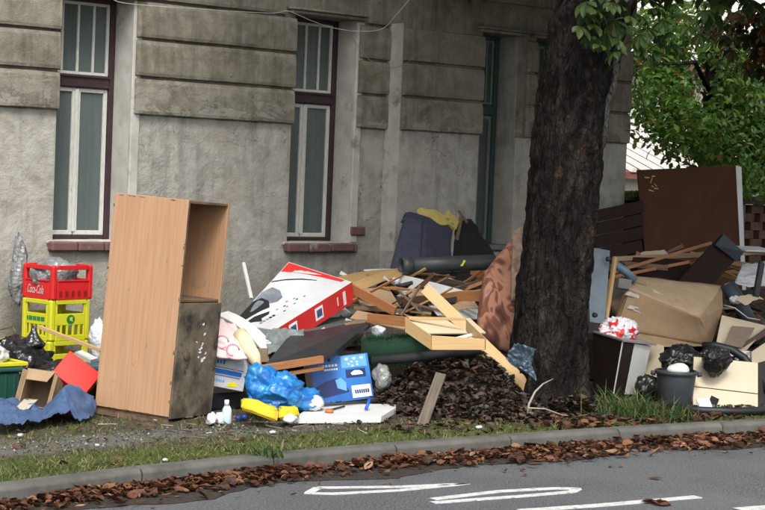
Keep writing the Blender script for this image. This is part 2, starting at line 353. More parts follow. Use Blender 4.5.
# ---------------------------------------------------------------- ground, road, kerb
def kerb_y(x):
    d = x-6.8
    if d < -4: return 8.66-.04*16+(d+4)*.32
    if d < 0: return 8.66-.04*d*d
    if d < 6: return 8.66-.0215*d*d
    return 8.66-.0215*36-(d-6)*.258
box('ground', -600, 600, -600, 600, -1.4, -.17, mat('soil', (.06,.055,.045), rough=.95), bev=0, kind='structure')
xs = [-60+i*1.0 for i in range(56)]+[-4+i*.25 for i in range(120)]+[26+i*2.0 for i in range(30)]
V = []; F = []
for x in xs: V += [(x, kerb_y(x), -.12), (x, kerb_y(x)-9, -.11)]
for i in range(len(xs)-1): F.append((2*i, 2*i+1, 2*i+3, 2*i+2))
mesh('road', V, F, ASPH, kind='structure')
V = []; F = []; ny = 40
gx = [-60+i*5.0 for i in range(12)]+[2+i*.12 for i in range(100)]+[15+i*1.5 for i in range(30)]
for x in gx:
    for j in range(ny):
        yy = kerb_y(x)+.11+(j/(ny-1))**1.6*(60-8.7)
        h = .012*noise.noise((x*2.2, yy*2.2, 0))+.008*noise.noise((x*6, yy*6, 2)) if 2 < x < 16 and j else 0
        V.append((x, yy, -.008+h-(.0 if j else .004)))
for i in range(len(gx)-1):
    for j in range(ny-1): a = i*ny+j; F.append((a, a+ny, a+ny+1, a+1))
mesh('verge', V, F, GROUND, kind='structure', smooth=True)
kerb = link('kerb', None, None, Matrix.Translation((7, 8.7, -.12)), 'structure')
x = -12.02
while x < 30:
    L = .985; a0, a1 = x+.006, x+L-.006
    if a1 > 3 or True:
        y0, y1 = kerb_y(a0), kerb_y(a1); dz = .006*noise.noise((x*3.3, 1, 1)); dy = .006*noise.noise((x*2.3, 5, 1)); pr = []
        for xx, yy in ((a0, y0), (a1, y1)):
            pr += [(xx, yy-.012+dy, -.30), (xx, yy+dy, -.022+dz), (xx, yy+.022+dy, 0+dz), (xx, yy+.118+dy, .002+dz), (xx, yy+.118+dy, -.30)]
        F = [(i, (i+1)%5, 5+(i+1)%5, 5+i) for i in range(5)]+[(4,3,2,1,0),(5,6,7,8,9)]
        mesh('kerb_stone', pr, F, CONC, kerb, bev=.005)
    x += L
# gutter film of dirt under the leaves
V = []; F = []
for i in range(140):
    x = 2+i*.1; e = .34+.16*noise.noise((x*1.3, 3, 3))+.07*noise.noise((x*6, 3, 3)); V += [(x, kerb_y(x)-.004, -.096), (x, kerb_y(x)-e*.5, -.108), (x, kerb_y(x)-e, -.1165)]
for i in range(139):
    for j in range(2): F.append((3*i+j, 3*i+3+j, 3*i+4+j, 3*i+1+j))
mesh('gutter_dirt', V, F, mat('gutter_soil', (.022,.018,.014), (.05,.038,.028), scale=20, rough=.8, bump=.8, bscale=50, bdist=.02), kind='structure', smooth=True)

# painted road markings
ZR = -.114
def paint(label, pts, wd, closed=False):
    pts = [Vector((p[0], p[1], ZR)) for p in pts]; sm = []; n = len(pts)
    for i in range(n-1):
        for k in range(6): sm.append(pts[i].lerp(pts[i+1], k/6))
    sm.append(pts[-1]); V = []; F = []
    for i, p in enumerate(sm):
        d = (sm[min(i+1, len(sm)-1)]-sm[max(i-1, 0)]); d.z = 0; d.normalize(); q = Vector((-d.y, d.x, 0)); ww = wd*(1+.12*noise.noise(p*9))
        V += [p+q*ww/2, p-q*ww/2, p-q*ww/2-Vector((0,0,.004)), p+q*ww/2-Vector((0,0,.004))]
    for i in range(len(sm)-1):
        k = 4*i
        for j in range(4): F.append((k+j, k+(j+1)%4, k+4+(j+1)%4, k+4+j))
    return mesh('road_marking', V, F, PAINTW, label=label, cat='road marking', group='white letters and lines painted on the road')
paint('white painted loop with a pointed end nearest the gutter leaves', [(6.652, 8.175, -0.120), (7.113, 7.967, -0.120), (7.547, 7.852, -0.120), (7.035, 7.878, -0.120), (6.617, 7.974, -0.120), (6.487, 8.061, -0.120), (6.652, 8.175, -0.120)], .055)
paint('long white painted loop with a rounded right end in mid road', [(7.007, 7.567, -0.120), (7.554, 7.564, -0.120), (7.933, 7.475, -0.120), (8.050, 7.394, -0.120), (7.939, 7.339, -0.120), (7.543, 7.385, -0.120), (6.933, 7.485, -0.120)], .06)
paint('straight white painted bar at the bottom edge of the picture', [(7.214, 7.059, -0.120), (7.758, 6.948, -0.120), (8.513, 6.844, -0.120)], .075)
paint('short white painted corner at the lower right of the road', [(8.389, 6.447, -0.120), (8.796, 6.382, -0.120)], .1)

# ---------------------------------------------------------------- the old house
bld = root('old_house', 'grey stucco house with banded upper wall and tall old windows', 'house', (10.5, 13.3, 0))
ZT = 6.2; WY, RY = 13.30, 13.08; RX, CX = 11.49, 14.77
wins = [(7.83, 8.57, WY, MAROON, 3.17), (10.33, 11.09, WY, MAROON, 3.20), (12.545, 13.06, RY, TEAL, 3.20), (13.30, 13.82, RY, TEAL, 3.20)]
# wall: piers, parapets below the sills, and the wall over the windows
def wall_grid(name, x0, x1, y0, y1, z0, z1, m):    # one wall piece with an uneven street face
    nx, nz = max(1, int((x1-x0)/.07)), max(1, int((z1-z0)/.07)); V = []; F = []
    for j in range(nz+1):
        for i in range(nx+1):
            x, z = x0+(x1-x0)*i/nx, z0+(z1-z0)*j/nz; e = 0 if i in (0, nx) else 1
            V.append((x, y0-e*(.007*noise.noise((x*2.5, 3, z*2.5))+.004*noise.noise((x*9, 3, z*9))), z))
    for j in range(nz):
        for i in range(nx): a = j*(nx+1)+i; F.append((a, a+1, a+nx+2, a+nx+1))
    b0 = len(V); V += [(x0,y1,z0),(x1,y1,z0),(x1,y1,z1),(x0,y1,z1)]
    A, B, C_, D = 0, nx, (nz+1)*(nx+1)-1, nz*(nx+1)
    F += [(b0+1, b0, b0+3, b0+2), tuple(range(A, B+1))[::-1]+(b0, b0+1), tuple(range(D, C_+1))+(b0+2, b0+3),
          tuple(range(A, D+1, nx+1))+(b0+3, b0), tuple(range(B, C_+1, nx+1))[::-1]+(b0+1, b0+2)]
    return mesh(name, V, F, m, bld)
segs = [(-4.0, 7.83, WY), (8.57, 10.33, WY), (11.09, RX, WY), (RX, 12.545, RY), (13.06, 13.30, RY), (13.82, CX, RY)]
for a, b, y in segs:
    wall_grid('wall_pier', a, b, y, y+.42, 1.0, 2.165, WL)
    wall_grid('wall_pier', a, b, y+.0, y+.42, 2.165, 3.22, WU)
for a, b, y, fm, zt in wins:
    wall_grid('wall_apron', a, b, y+.0, y+.42, 1.0, 1.06, WL); wall_grid('wall_head', a, b, y, y+.42, zt, 3.22, WU)
wall_grid('upper_wall', -4, RX, WY, WY+.42, 3.22, ZT, WU); wall_grid('upper_wall', RX, CX, RY, RY+.42, 3.22, ZT, WU)
for a, b, y in ((-4.0, RX-.045, WY), (RX-.045, CX+.04, RY)): wall_grid('plinth', a, b, y-.045, y+.40, -.1, 1.0, WL)
box('side_wall', CX-.4, CX-.002, RY+.42, 22, -.1, ZT, WU, bld, bev=0); box('roof', -4.3, CX+.3, RY-.3, 22, ZT, ZT+.2, mat('roof_edge', (.1,.09,.08)), bld)
# rusticated courses: cushion-faced blocks
zj = [2.172, 2.504, 2.838, 3.172, 3.506, 3.84, 4.17, 4.5]
def course(x0, x1, y, z0, z1, e0=1, e1=1):
    g = .012; z0 += .006; z1 -= .010; prof = [(.0, .0), (.036, .004), (.05, .018), (.056, .10), (.056, .62), (.05, .86), (.036, .97), (.0, 1.0)]
    nx = max(2, int((x1-x0)/.12)); V = []; F = []; m = len(prof)
    xl = [x0, x0+.02]+[x0+.02+(x1-x0-.04)*i/nx for i in range(1, nx)]+[x1-.02, x1]
    for i, x in enumerate(xl):
        k = 1.0
        if (i == 0 and e0) or (i == len(xl)-1 and e1): k = .45
        for d, s in prof:
            V.append((x, y-.001-d*k-.005*noise.noise((x*3, y, (z0+s)*5))*(d > .03), z0+(z1-z0)*s+.004*noise.noise((x*4, 7, z0*9))))
    n = len(xl)
    for i in range(n-1):
        for j in range(m-1): a = i*m+j; F.append((a, a+m, a+m+1, a+1))
    F += [tuple(range(m)), tuple((n-1)*m+j for j in range(m))[::-1]]
    mesh('stone_course', V, F, WU, bld, smooth=False)
for k in range(len(zj)-1):
    z0, z1 = zj[k], zj[k+1]
    if k < 3:
        for a, b, y in segs:
            if a == 13.06: course(a+.11, b+.012, y, z0, z1)
            elif a == RX: course(a-.0, b+.012, y, z0, z1, 0, 1)
            elif a in (8.57, 11.09): course(a+.02, b+(.012 if b != RX else -.002), y, z0, z1, 1, b != RX)
            else: course(a, b+(.012 if b < CX else .0), y, z0, z1)
    elif k == 3: continue
    else:
        course(-4, RX-.002, WY, z0, z1, 0, 0); course(RX, CX, RY, z0, z1, 0, 0)
course(-4, 7.83, WY, zj[3], zj[4]); course(8.57, 10.2, WY, zj[3], zj[4]); course(11.2, RX-.002, WY, zj[3], zj[4], 1, 0)
# splayed pale reveals, windows
for wi, (a, b, y, fm, zt) in enumerate(wins):
    yf = y+.27; dk = REVEAL if y == WY else WL
    mesh('window_reveal', [(b-.004, y+.002, 1.06), (b-.012, yf, 1.06), (b-.012, yf, zt-.002), (b-.004, y+.002, zt-.002), (b+.05, y+.002, 1.06), (b+.05, yf, 1.06), (b+.05, yf, zt-.002), (b+.05, y+.002, zt-.002)],
         [(0,1,2,3),(7,6,5,4),(0,4,5,1),(3,2,6,7),(1,5,6,2)], dk, bld)
    if wi < 2: box('reveal_edge', b-.006, b+.085, y-.012, y+.03, 1.07, zt-.01, REVEAL, bld, bev=.008)
    win = link('window', None, bld, Matrix.Translation(((a+b)/2, yf, 1.08)))
    x0, x1, z0, z1 = a+.0, b-.012, 1.075, zt; zm = 2.44; fw = .05 if wi < 2 else .055
    box('frame', x0, x0+fw, yf, yf+.09, z0, z1, fm, win); box('frame', x1-fw, x1, yf, yf+.09, z0, z1, fm, win)
    box('frame', x0+fw, x1-fw, yf, yf+.09, z1-.04, z1, fm, win); box('frame', x0+fw, x1-fw, yf+.005, yf+.09, z0, z0+.03, fm, win)
    box('transom', x0+fw, x1-fw, yf-.012, yf+.08, zm-.055, zm+.055, fm, win, bev=.012)
    box('transom', x0+fw, x1-fw, yf-.028, yf+.03, zm+.035, zm+.05, fm, win, bev=.004)
    sx0, sx1 = x0+fw+.002, x1-fw-.002; mid = (sx0+sx1)/2; ys = yf+.018
    sm_ = SASH if wi < 2 else mat('grey_green_sash', (.20,.23,.21), (.12,.14,.13), scale=12, rough=.7)
    zl0, zl1 = z0+.032, zm-.057; zu0, zu1 = zm+.057, z1-.042; st = .038
    for (c0, c1) in ((sx0, mid-.004), (mid+.004, sx1)):
        s = link('sash', None, win, Matrix.Translation(((c0+c1)/2, ys, zl0))) if False else None
        box('sash_stile', c0, c0+st, ys, ys+.04, zl0, zl1, sm_, win); box('sash_stile', c1-st, c1, ys, ys+.04, zl0, zl1, sm_, win)
        box('sash_rail', c0+st, c1-st, ys+.001, ys+.038, zl0, zl0+.04, sm_, win); box('sash_rail', c0+st, c1-st, ys+.001, ys+.038, zl1-.035, zl1, sm_, win)
        box('pane', c0+st-.005, c1-st+.005, ys+.018, ys+.022, zl0+.035, zl1-.03, GLASS, win, bev=0)
    # meeting strip between the sashes
    box('meeting_strip', mid-.017, mid+.017, ys-.014, ys-.001, zl0+.03, zl1-.01, sm_, win)
    st = .024; tt = (sx1-sx0)/4
    box('sash_stile', sx0, sx0+st, ys, ys+.035, zu0, zu1, sm_, win); box('sash_stile', sx1-st-.006, sx1, ys, ys+.035, zu0, zu1, sm_, win)
    for k in (1, 2, 3): box('glazing_bar', sx0+tt*k-.012, sx0+tt*k+.012, ys, ys+.035, zu0+.028, zu1-.028, sm_, win)
    box('sash_rail', sx0+st, sx1-st-.006, ys+.001, ys+.034, zu0, zu0+.027, sm_, win); box('sash_rail', sx0+st, sx1-st-.006, ys+.001, ys+.034, zu1-.027, zu1, sm_, win)
    for k in range(4): box('pane', sx0+tt*k+.012, sx0+tt*(k+1)-.012, ys+.016, ys+.020, zu0+.022, zu1-.022, GLASS, win, bev=0)
    # curtain with folds, dark room behind
    V = []; F = []; N = 60
    for i in range(N+1):
        xx = x0-.05+(x1-x0+.1)*i/N; yy = yf+.078+.012*sin(i*1.1+wi)+.012*sin(i*.43); V += [(xx, yy, z0), (xx+.01*sin(i), yy, z1)]
    for i in range(N): F.append((2*i, 2*i+2, 2*i+3, 2*i+1))
    mesh('curtain', V, F, CURT, win, smooth=True)
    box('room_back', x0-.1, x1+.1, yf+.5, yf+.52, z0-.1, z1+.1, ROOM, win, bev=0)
    # sill of painted bricks on edge
    sl_ = link('window_sill', None, bld, Matrix.Translation(((a+b)/2, y-.06, 1.0)))
    if wi < 2:
        box('sill_bed', a-.06, b+.02, y-.03, yf+.02, 1.045, 1.071, REVEAL, sl_, bev=.006)
        bx_ = a-.07; k = 0
        while bx_ < b-.02:
            L = min(.27, b+.03-bx_); L *= .9+.15*rnd.random(); dz = rnd.uniform(-.006, .006)
            if not (wi == 0 and bx_ > a+.46): box('sill_brick', bx_, bx_+L-.008, y-.115-rnd.uniform(0,.012), y-.034, .985+dz, 1.068+dz*.5, SILLC, sl_, bev=.014)
            bx_ += L; k += 1
    else: box('sill_slab', a-.05, b+.05, y-.10, yf+.02, 1.02, 1.071, mat('grey_sill', (.16,.17,.165), rough=.8), sl_, bev=.008)
    # small hood moulding over the opening
    hood = link('window_hood', None, bld, Matrix.Translation(((a+b)/2, y-.06, zt+.03)))
    box('hood_moulding', a-.10, b+.07, y-.10, y+.0, zt+.03, zt+.052, WU, hood, bev=.006); box('hood_moulding', a-.085, b+.055, y-.075, y+.0, zt-.002, zt+.028, WU, hood, bev=.008)
mesh('lit_side_face', [(RX-.012,13.082,1.0),(RX-.0015,13.082,1.0),(RX-.0015,13.298,1.0),(RX-.012,13.298,1.0),(RX-.012,13.082,3.2),(RX-.0015,13.082,3.2),(RX-.0015,13.298,3.2),(RX-.012,13.298,3.2)], BF, REVEAL, bld)  # smooth side of the projection, its lit look put into pale colour
box('loose_sill_brick', 11.09, 11.27, WY-.03, WY+.06, 1.14, 1.225, SILLC, bld, bev=.01)
# cables on the house front
CAB = mat('pale_cable', (.50,.49,.46), (.38,.37,.34), rough=.6, bump=0); CAB2 = mat('grey_cable', (.22,.215,.2), rough=.6, bump=0)
def cab(name, pts, r, m, label):
    pts = [Vector(p) for p in pts]; o = []
    for i in range(len(pts)-1):
        p0, p1, p2, p3 = pts[max(i-1,0)], pts[i], pts[i+1], pts[min(i+2, len(pts)-1)]
        for k in range(6):
            t = k/6; o.append(.5*((2*p1)+(-p0+p2)*t+(2*p0-5*p1+4*p2-p3)*t*t+(-p0+3*p1-3*p2+p3)*t**3))
    o.append(pts[-1]); return tube(name, o, r, m, seg=6, label=label, cat='cable')
cab('wall_cable', [(8.255, 13.200, 3.161), (8.407, 13.200, 3.115), (9.186, 13.200, 3.134), (9.953, 13.190, 3.166), (10.089, 13.100, 3.193), (10.365, 13.120, 3.135), (10.670, 13.200, 3.099), (10.939, 13.200, 3.084)], .0035, CAB, 'thin pale cable running along the top of the house wall to the middle window')
cab('wall_cable', [(10.939, 13.200, 3.084), (11.171, 13.180, 3.102), (11.264, 13.100, 3.145), (11.278, 12.950, 3.264), (11.483, 12.950, 3.472)], .0055, CAB, 'thick white cable swinging up and right from the middle window')
cab('wall_cable', [(10.916, 13.200, 3.063), (10.987, 13.160, 2.945), (11.008, 13.000, 2.810), (11.218, 12.980, 2.749), (11.460, 12.970, 2.823), (11.655, 12.970, 3.029), (11.720, 12.970, 3.265), (11.732, 12.970, 3.516)], .003, CAB2, 'thin slack grey cable hanging in a loop beside the middle window')

# ---------------------------------------------------------------- street chestnut tree
tree = root('chestnut_tree', 'thick dark chestnut trunk leaning slightly beside the kerb with low leafy twigs', 'tree', (9.98, 9.62, 0))
def trunk_mesh():
    V = []; F = []; S = 230; N = 430
    axis = [(0, 9.99, 9.66, .335), (.25, 9.99, 9.66, .295), (.8, 10.01, 9.66, .272), (1.5, 10.05, 9.65, .262), (2.2, 10.10, 9.64, .272), (2.75, 10.185, 9.61, .285), (3.3, 10.30, 9.56, .295), (4.0, 10.42, 9.52, .28), (5.2, 10.55, 9.52, .23), (6.5, 10.65, 9.55, .16)]
    def at(z):
        for i in range(len(axis)-1):
            if axis[i+1][0] >= z: 
                t = (z-axis[i][0])/(axis[i+1][0]-axis[i][0]); t = t*t*(3-2*t)*.5+t*.5; return [axis[i][k]*(1-t)+axis[i+1][k]*t for k in (1,2,3)]
        return axis[-1][1:]
    for j in range(N+1):
        z = -.1+6.5*(j/N); cx, cy, r = at(max(z, 0))
        for i in range(S):
            a = 2*pi*i/S; d = Vector((cos(a), sin(a), 0)); rr = r
            rr *= 1+.16*max(0, (.35-z)/.35)**2*(1+sin(a*5+1)*.7)
            rr *= 1+.05*noise.noise((d.x*1.5, d.y*1.5, z*.9))+.045*noise.noise((d.x*4, d.y*4, z*1.6))
            pv = Vector((d.x*3.4+.35*noise.noise((z*3, d.x*2, 0)), d.y*3.4+.3*noise.noise((z*2.5, d.y*2, 4)), z*2.6)); dv = noise.voronoi(pv)[0]; rr -= .020*(1-min(1, (dv[1]-dv[0])*4.5)); dv = noise.voronoi(pv*2.3)[0]; rr -= .008*(1-min(1, (dv[1]-dv[0])*4)); rr += .012*noise.cell(pv)*.5
            rr += .014*ridge(Vector((d.x*6, d.y*6, z*2.2)))+.022*(noise.voronoi(Vector((d.x*3.0+.3*noise.noise((z*3, d.x*2, 0)), d.y*3.0, z*3.4)))[0][0]-.4)+.006*ridge(Vector((d.x*17, d.y*17, z*8)))
            ga = abs((a-radians(-62)+pi) % (2*pi)-pi)              # groove between the stem and a fused limb
            rr -= .06*math.exp(-(ga/.11)**2)*min(1, max(0, (z-1.2)/.6))
            ga = abs((a-radians(172)+pi) % (2*pi)-pi); rr += .05*math.exp(-(ga/.5)**2-((z-2.95)/.12)**2)
            V.append((cx+.07+d.x*rr, cy-.05+d.y*rr, z))
    for j in range(N):
        for i in range(S): F.append((j*S+i, j*S+(i+1)%S, (j+1)*S+(i+1)%S, (j+1)*S+i))
    F.append(tuple(N*S+i for i in range(S)))
    return mesh('trunk', V, F, BARK, tree, smooth=True)
trunk_mesh()
LEAFG = island('chestnut_leaf', [(0, (.03,.075,.015)), (.45, (.045,.11,.022)), (.75, (.06,.13,.03)), (.93, (.075,.15,.03)), (.965, (.14,.14,.03)), (.98, (.26,.11,.03)), (1, (.28,.11,.03))], rough=.5, spec=.4, trans=.25)
LEAFR = island('rusty_leaf', [(0, (.03,.06,.015)), (.4, (.05,.085,.02)), (.55, (.10,.07,.025)), (.8, (.14,.055,.022)), (1, (.20,.08,.03))], rough=.6, spec=.3, trans=.25)
LEAFB = island('bright_leaf', [(0, (.07,.17,.022)), (.4, (.12,.27,.04)), (.8, (.18,.34,.055)), (.93, (.27,.37,.09)), (.97, (.2,.09,.03)), (1, (.2,.09,.03))], rough=.4, spec=.5, trans=.5)
def leaflet(V, F, o, d, n, L, W):
    s = d.cross(n).normalized(); n = s.cross(d).normalized(); b = len(V)
    for t, wv, h in ((.0, .06, 0), (.3, .34, .03), (.62, .5, .02), (.85, .33, -.05), (1.0, .0, -.13)):
        c = o+d*(L*t)+n*(h*L)
        V.extend([c-s*(wv*W)+n*(.09*W*(wv > .1)), c-n*(.06*W), c+s*(wv*W)+n*(.09*W*(wv > .1))])
    for i in range(4):
        k = b+3*i; F.extend([(k, k+1, k+4, k+3), (k+1, k+2, k+5, k+4)])
def compound(V, F, o, d, rg, L=.13, nl=None):
    d = d.normalized(); up = Vector((rg.uniform(-.3,.3), rg.uniform(-.3,.3), 1)).normalized(); s = d.cross(up).normalized(); nl = nl or rg.choice((5, 5, 6, 7))
    for i in range(nl):
        a = (i/(nl-1)-.5)*pi*1.25; v = (d*cos(a)+s*sin(a)); v.z -= .45+.3*rg.random(); v.normalize()
        leaflet(V, F, o, v, up+d*.3, L*(1-.35*abs(i/(nl-1)-.5)*2)*rg.uniform(.85, 1.1), L*.40)
# the low spray of large leaves in front of the trunk: every leaf on its own
rg = random.Random(5)
br = tube('branch', [(10.3, 9.45, 3.75), (10.32, 9.3, 3.55), (10.35, 9.2, 3.32), (10.45, 9.12, 3.16), (10.62, 9.0, 3.05)], [.03, .022, .016, .011, .006], BARK, tree, seg=8)
for (u3, n) in ((((9.805, 9.150, 2.981)),1), ((9.852, 9.100, 2.910),1), ((10.062, 9.200, 3.050),1), ((10.124, 9.150, 2.964),1), ((9.944, 9.050, 2.842),1), ((10.204, 9.100, 2.924),1), ((10.261, 9.200, 3.083),1), ((10.390, 9.150, 3.032),1), ((10.328, 9.000, 2.916),1), ((10.233, 9.050, 2.821),1), ((10.523, 9.100, 3.088),1), ((10.575, 9.050, 2.999),1), ((10.517, 9.200, 3.183),1), ((10.742, 9.100, 3.138),1), ((10.011, 9.200, 3.150),1), ((9.837, 9.120, 2.821),1), ((10.008, 9.000, 3.169),1), ((10.596, 9.100, 2.881),1), ((10.866, 9.100, 3.072),1), ((9.757, 9.150, 2.889),1), ((9.873, 9.050, 2.763),1), ((10.010, 9.000, 2.816),1), ((10.281, 9.000, 2.778),1), ((9.927, 9.000, 3.073),1), ((10.075, 8.950, 2.982),1), ((9.759, 9.000, 3.000),1), ((10.195, 8.950, 2.859),1), ((10.477, 9.050, 2.764),1), ((10.652, 9.050, 2.914),1), ((11.184, 9.300, 3.013),1), ((11.347, 9.300, 3.154),1), ((10.906, 9.200, 2.847),1), ((9.756, 9.100, 3.062),1), ((9.994, 9.000, 2.727),1), ((11.312, 9.300, 2.961),1), ((11.668, 9.400, 3.236),1)):
    V = []; F = []; compound(V, F, Vector(u3), Vector((rg.uniform(-1,1), rg.uniform(-1,.1), rg.uniform(-.5,.1))), rg, L=rg.uniform(.125, .165)); mesh('leaf', V, F, LEAFG, br)
# main crown over the street (mostly above the picture), set rightward for its shade
V = []; F = []; rg = random.Random(8)
for k in range(6000):
    a = rg.uniform(0, 2*pi); r = 5.4*math.sqrt(rg.random()); z = rg.uniform(3.6, 8.2); lim = 5.4*math.sqrt(max(0.05, 1-((z-5.0)/3.4)**2))
    p = Vector((13.1+r*cos(a)*1.05, 9.7+r*sin(a)*.8, z))
    if r > lim or p.y > 12.9: continue
    if p.x < 10.4 and z < 4.6: continue
    compound(V, F, p, Vector((cos(a), sin(a), -.2)), rg, L=rg.uniform(.2, .27), nl=5)
for (cx, cy, cz, rx, ry, rz, n_) in ((13.4, 11.7, 4.55, 2.3, 1.15, .8, 1500), (14.6, 9.9, 4.65, 2.4, 1.5, .8, 1300)):  # extra leaf clumps added out of view to shade wall and heap
    for k in range(n_):
        d = Vector((rg.gauss(0,1), rg.gauss(0,1), rg.gauss(0,1))).normalized()*(rg.random()**.4); p = Vector((cx+d.x*rx, cy+d.y*ry, cz+d.z*rz)); compound(V, F, p, Vector((d.x, d.y, -.2)), rg, L=rg.uniform(.18, .25), nl=5)
mesh('crown', V, F, LEAFG, tree, kind='stuff')
for k in range(7):
    a = k*.9+.3; p = Vector((10.5, 9.47, 3.9+.3*k)); e = p+Vector((cos(a)*2.6, sin(a)*2.0, 1.6)); tube('limb', [p, p.lerp(e, .4)+Vector((0,0,.3)), e], [.11, .07, .02], BARK, tree, seg=8)

# ---------------------------------------------------------------- garden behind: wall, trees, neighbour house
gw = root('garden_wall', 'low dark garden wall with mossy top and openwork bricks behind the rubbish', 'wall', (18, 13.2, 0))
DKB = mat('dark_old_wall', (.05,.042,.034), (.026,.022,.018), rough=.95, bump=.6)
BRK = mat('dark_brick', (.12,.06,.042), (.06,.036,.028), scale=9, rough=.95, bump=.5, dirt=(.03,.028,.022))
box('wall_base', CX+.003, 26, 13.12, 13.34, -.1, .55, DKB, gw); box('coping', CX+.003, 26, 13.05, 13.41, 1.56, 1.61, DKB, gw, bev=.01)
box('wall_panel', CX+.003, 16.75, 13.14, 13.32, .55, 1.56, DKB, gw)
for i in range(4): px = 16.75+i*1.9; box('pier', px, px+.16, 13.10, 13.36, .55, 1.56, mat('pier_grey', (.11,.115,.11), rough=.95), gw)
for r in range(10):
    for i in range(20):
        bx_ = 16.93+i*.34+(r%2)*.17
        if bx_+.22 < 22.4 and not any(bx_+.23 > 16.75+q*1.9-.01 and bx_ < 16.92+q*1.9 for q in range(1, 4)): box('brick', bx_, bx_+.23, 13.16, 13.28, .5532+r*.1, .6525+r*.1, BRK, gw, bev=.005)
MOSS = island('moss', [(0, (.05,.075,.012)), (.5, (.10,.14,.02)), (1, (.17,.19,.035))], rough=.95)
V = []; F = []; rg = random.Random(3)
for k in range(9000):
    x = rg.uniform(CX+.05, 22); y = rg.uniform(13.02, 13.42); h = .02+.06*max(0, noise.noise((x*2.5, y*2, 1))+.35); z = 1.61 if y > 13.05 else 1.6; a = rg.uniform(0, pi); d = Vector((cos(a), sin(a), 0))*.012; b = len(V)
    V += [Vector((x, y, z))-d, Vector((x, y, z))+d, Vector((x+rg.uniform(-.012,.012), y+rg.uniform(-.012,.012), z+h))]; F.append((b, b+1, b+2))
mesh('moss', V, F, MOSS, gw, kind='stuff')

def leaf_cloud(name, blobs, n, m, parent, seed, L, comp=True):
    rg = random.Random(seed); V = []; F = []
    tot = sum(b[3]*b[4]*b[5] for b in blobs)
    for (cx, cy, cz, rx, ry, rz) in blobs:
        for k in range(int(n*rx*ry*rz/tot)):
            d = Vector((rg.gauss(0,1), rg.gauss(0,1), rg.gauss(0,1))).normalized()*(rg.random()**.45)
            p = Vector((cx+d.x*rx, cy+d.y*ry, cz+d.z*rz))
            if noise.noise(p*1.3+Vector((seed, 0, 0))) < -.16: continue
            if comp: compound(V, F, p, Vector((d.x, d.y, d.z-.2)), rg, L=rg.uniform(.8, 1.2)*L, nl=5)
            else:
                dd = Vector((rg.gauss(0,1), rg.gauss(0,1), rg.gauss(-.5,.6))).normalized(); leaflet(V, F, p, dd, Vector((rg.gauss(0,.6), rg.gauss(0,.6), 1)), L*rg.uniform(.7, 1.25), L*.55)
    return mesh(name, V, F, m, parent, kind='stuff')
gt = root('garden_tree', 'leafy bright green garden tree hanging over the mossy wall', 'tree', (20.0, 16.2, 0))
tube('trunk', [(20.0, 16.2, 0), (20.1, 16.2, 1.5), (19.9, 16.1, 3), (19.8, 16.0, 5)], [.16, .14, .12, .05], BARK, gt, seg=12)
tube('branch', [(20.0, 16.1, 2.4), (19.2, 15.6, 2.75), (18.5, 15.3, 2.6)], [.06, .035, .01], BARK, gt, seg=8); tube('branch', [(19.9, 16.1, 3), (18.9, 15.6, 3.4), (18.0, 15.5, 3.3)], [.05, .03, .01], BARK, gt, seg=8)
leaf_cloud('crown', [(18.5, 15.4, 2.75, .95, .8, .65), (19.6, 15.6, 2.5, 1.0, .9, .75), (18.75, 15.2, 3.3, .7, .7, .5), (20.6, 15.8, 2.5, 1.0, .9, .9), (19.3, 16.0, 3.5, 1.5, 1.0, .8), (20.3, 15.2, 1.9, .9, .6, .5), (18.9, 14.9, 2.1, .6, .5, .45)], 13500, LEAFB, gt, 4, .118, False)
ct = root('autumn_chestnut', 'rust-brown autumn chestnut tree overhanging the top right corner', 'tree', (20.4, 13.9, 0))
tube('trunk', [(20.4, 13.9, 0), (20.4, 13.9, 2), (20.3, 13.9, 4.2), (20.2, 13.9, 6)], [.22, .19, .15, .06], BARK, ct, seg=14)
for e in ((17.2, 13.2, 3.0), (18.0, 13.6, 2.75), (18.9, 13.2, 2.5)):
    tube('branch', [(20.3, 13.9, 3.4), (Vector((20.3, 13.9, 3.6))+Vector(e))/2+Vector((0,0,.25)), e], [.06, .04, .01], BARK, ct, seg=8)
leaf_cloud('crown', [(19.6, 13.5, 3.5, 1.6, 1.0, .75), (18.2, 13.3, 3.55, 1.3, .9, .55), (17.0, 13.0, 3.7, 1.0, .8, .6), (19.9, 13.4, 2.7, .75, .6, .65), (20.2, 13.4, 4.3, 1.5, 1.0, .8)], 1500, LEAFR, ct, 9, .17)
nh = root('neighbour_house', 'white house with red and white streaked tiled roof glimpsed past the trunk', 'house', (27, 24, 0))
WH = mat('white_render', (.78,.78,.76), (.70,.70,.68), rough=.9); RT = mat('red_roof_tile', (.20,.075,.06), (.13,.05,.045), scale=9, rough=.8); RW = mat('pale_roof_streak', (.62,.56,.54), (.5,.44,.42), rough=.6)
box('wall', 26.0, 36, 24, 32, 0, 4.4, WH, nh, bev=0); box('porch_wall', 24.5, 30.0, 22.0, 24-.003, 0, 1.9, WH, nh, bev=0)
def tiled(x0, x1, y0, z0, y1, z1, n):
    rf = mesh('roof', [(x0,y0,z0),(x1,y0,z0),(x1,y1,z1),(x0,y1,z1),(x0,y0,z0-.12),(x1,y0,z0-.12),(x1,y1,z1-.12),(x0,y1,z1-.12)], BF, RT, nh)
    for i in range(n):
        xx = x0+(x1-x0)*(i+.3)/n; wv = (x1-x0)/n*.45
        mesh('roof_tile_row', [(xx,y0-.03,z0+.002),(xx+wv,y0-.03,z0+.002),(xx+wv,y1,z1+.002),(xx,y1,z1+.002),(xx+.04,y0-.03,z0+.07),(xx+wv-.04,y0-.03,z0+.07),(xx+wv-.04,y1,z1+.07),(xx+.04,y1,z1+.07)], BF, RW, rf)
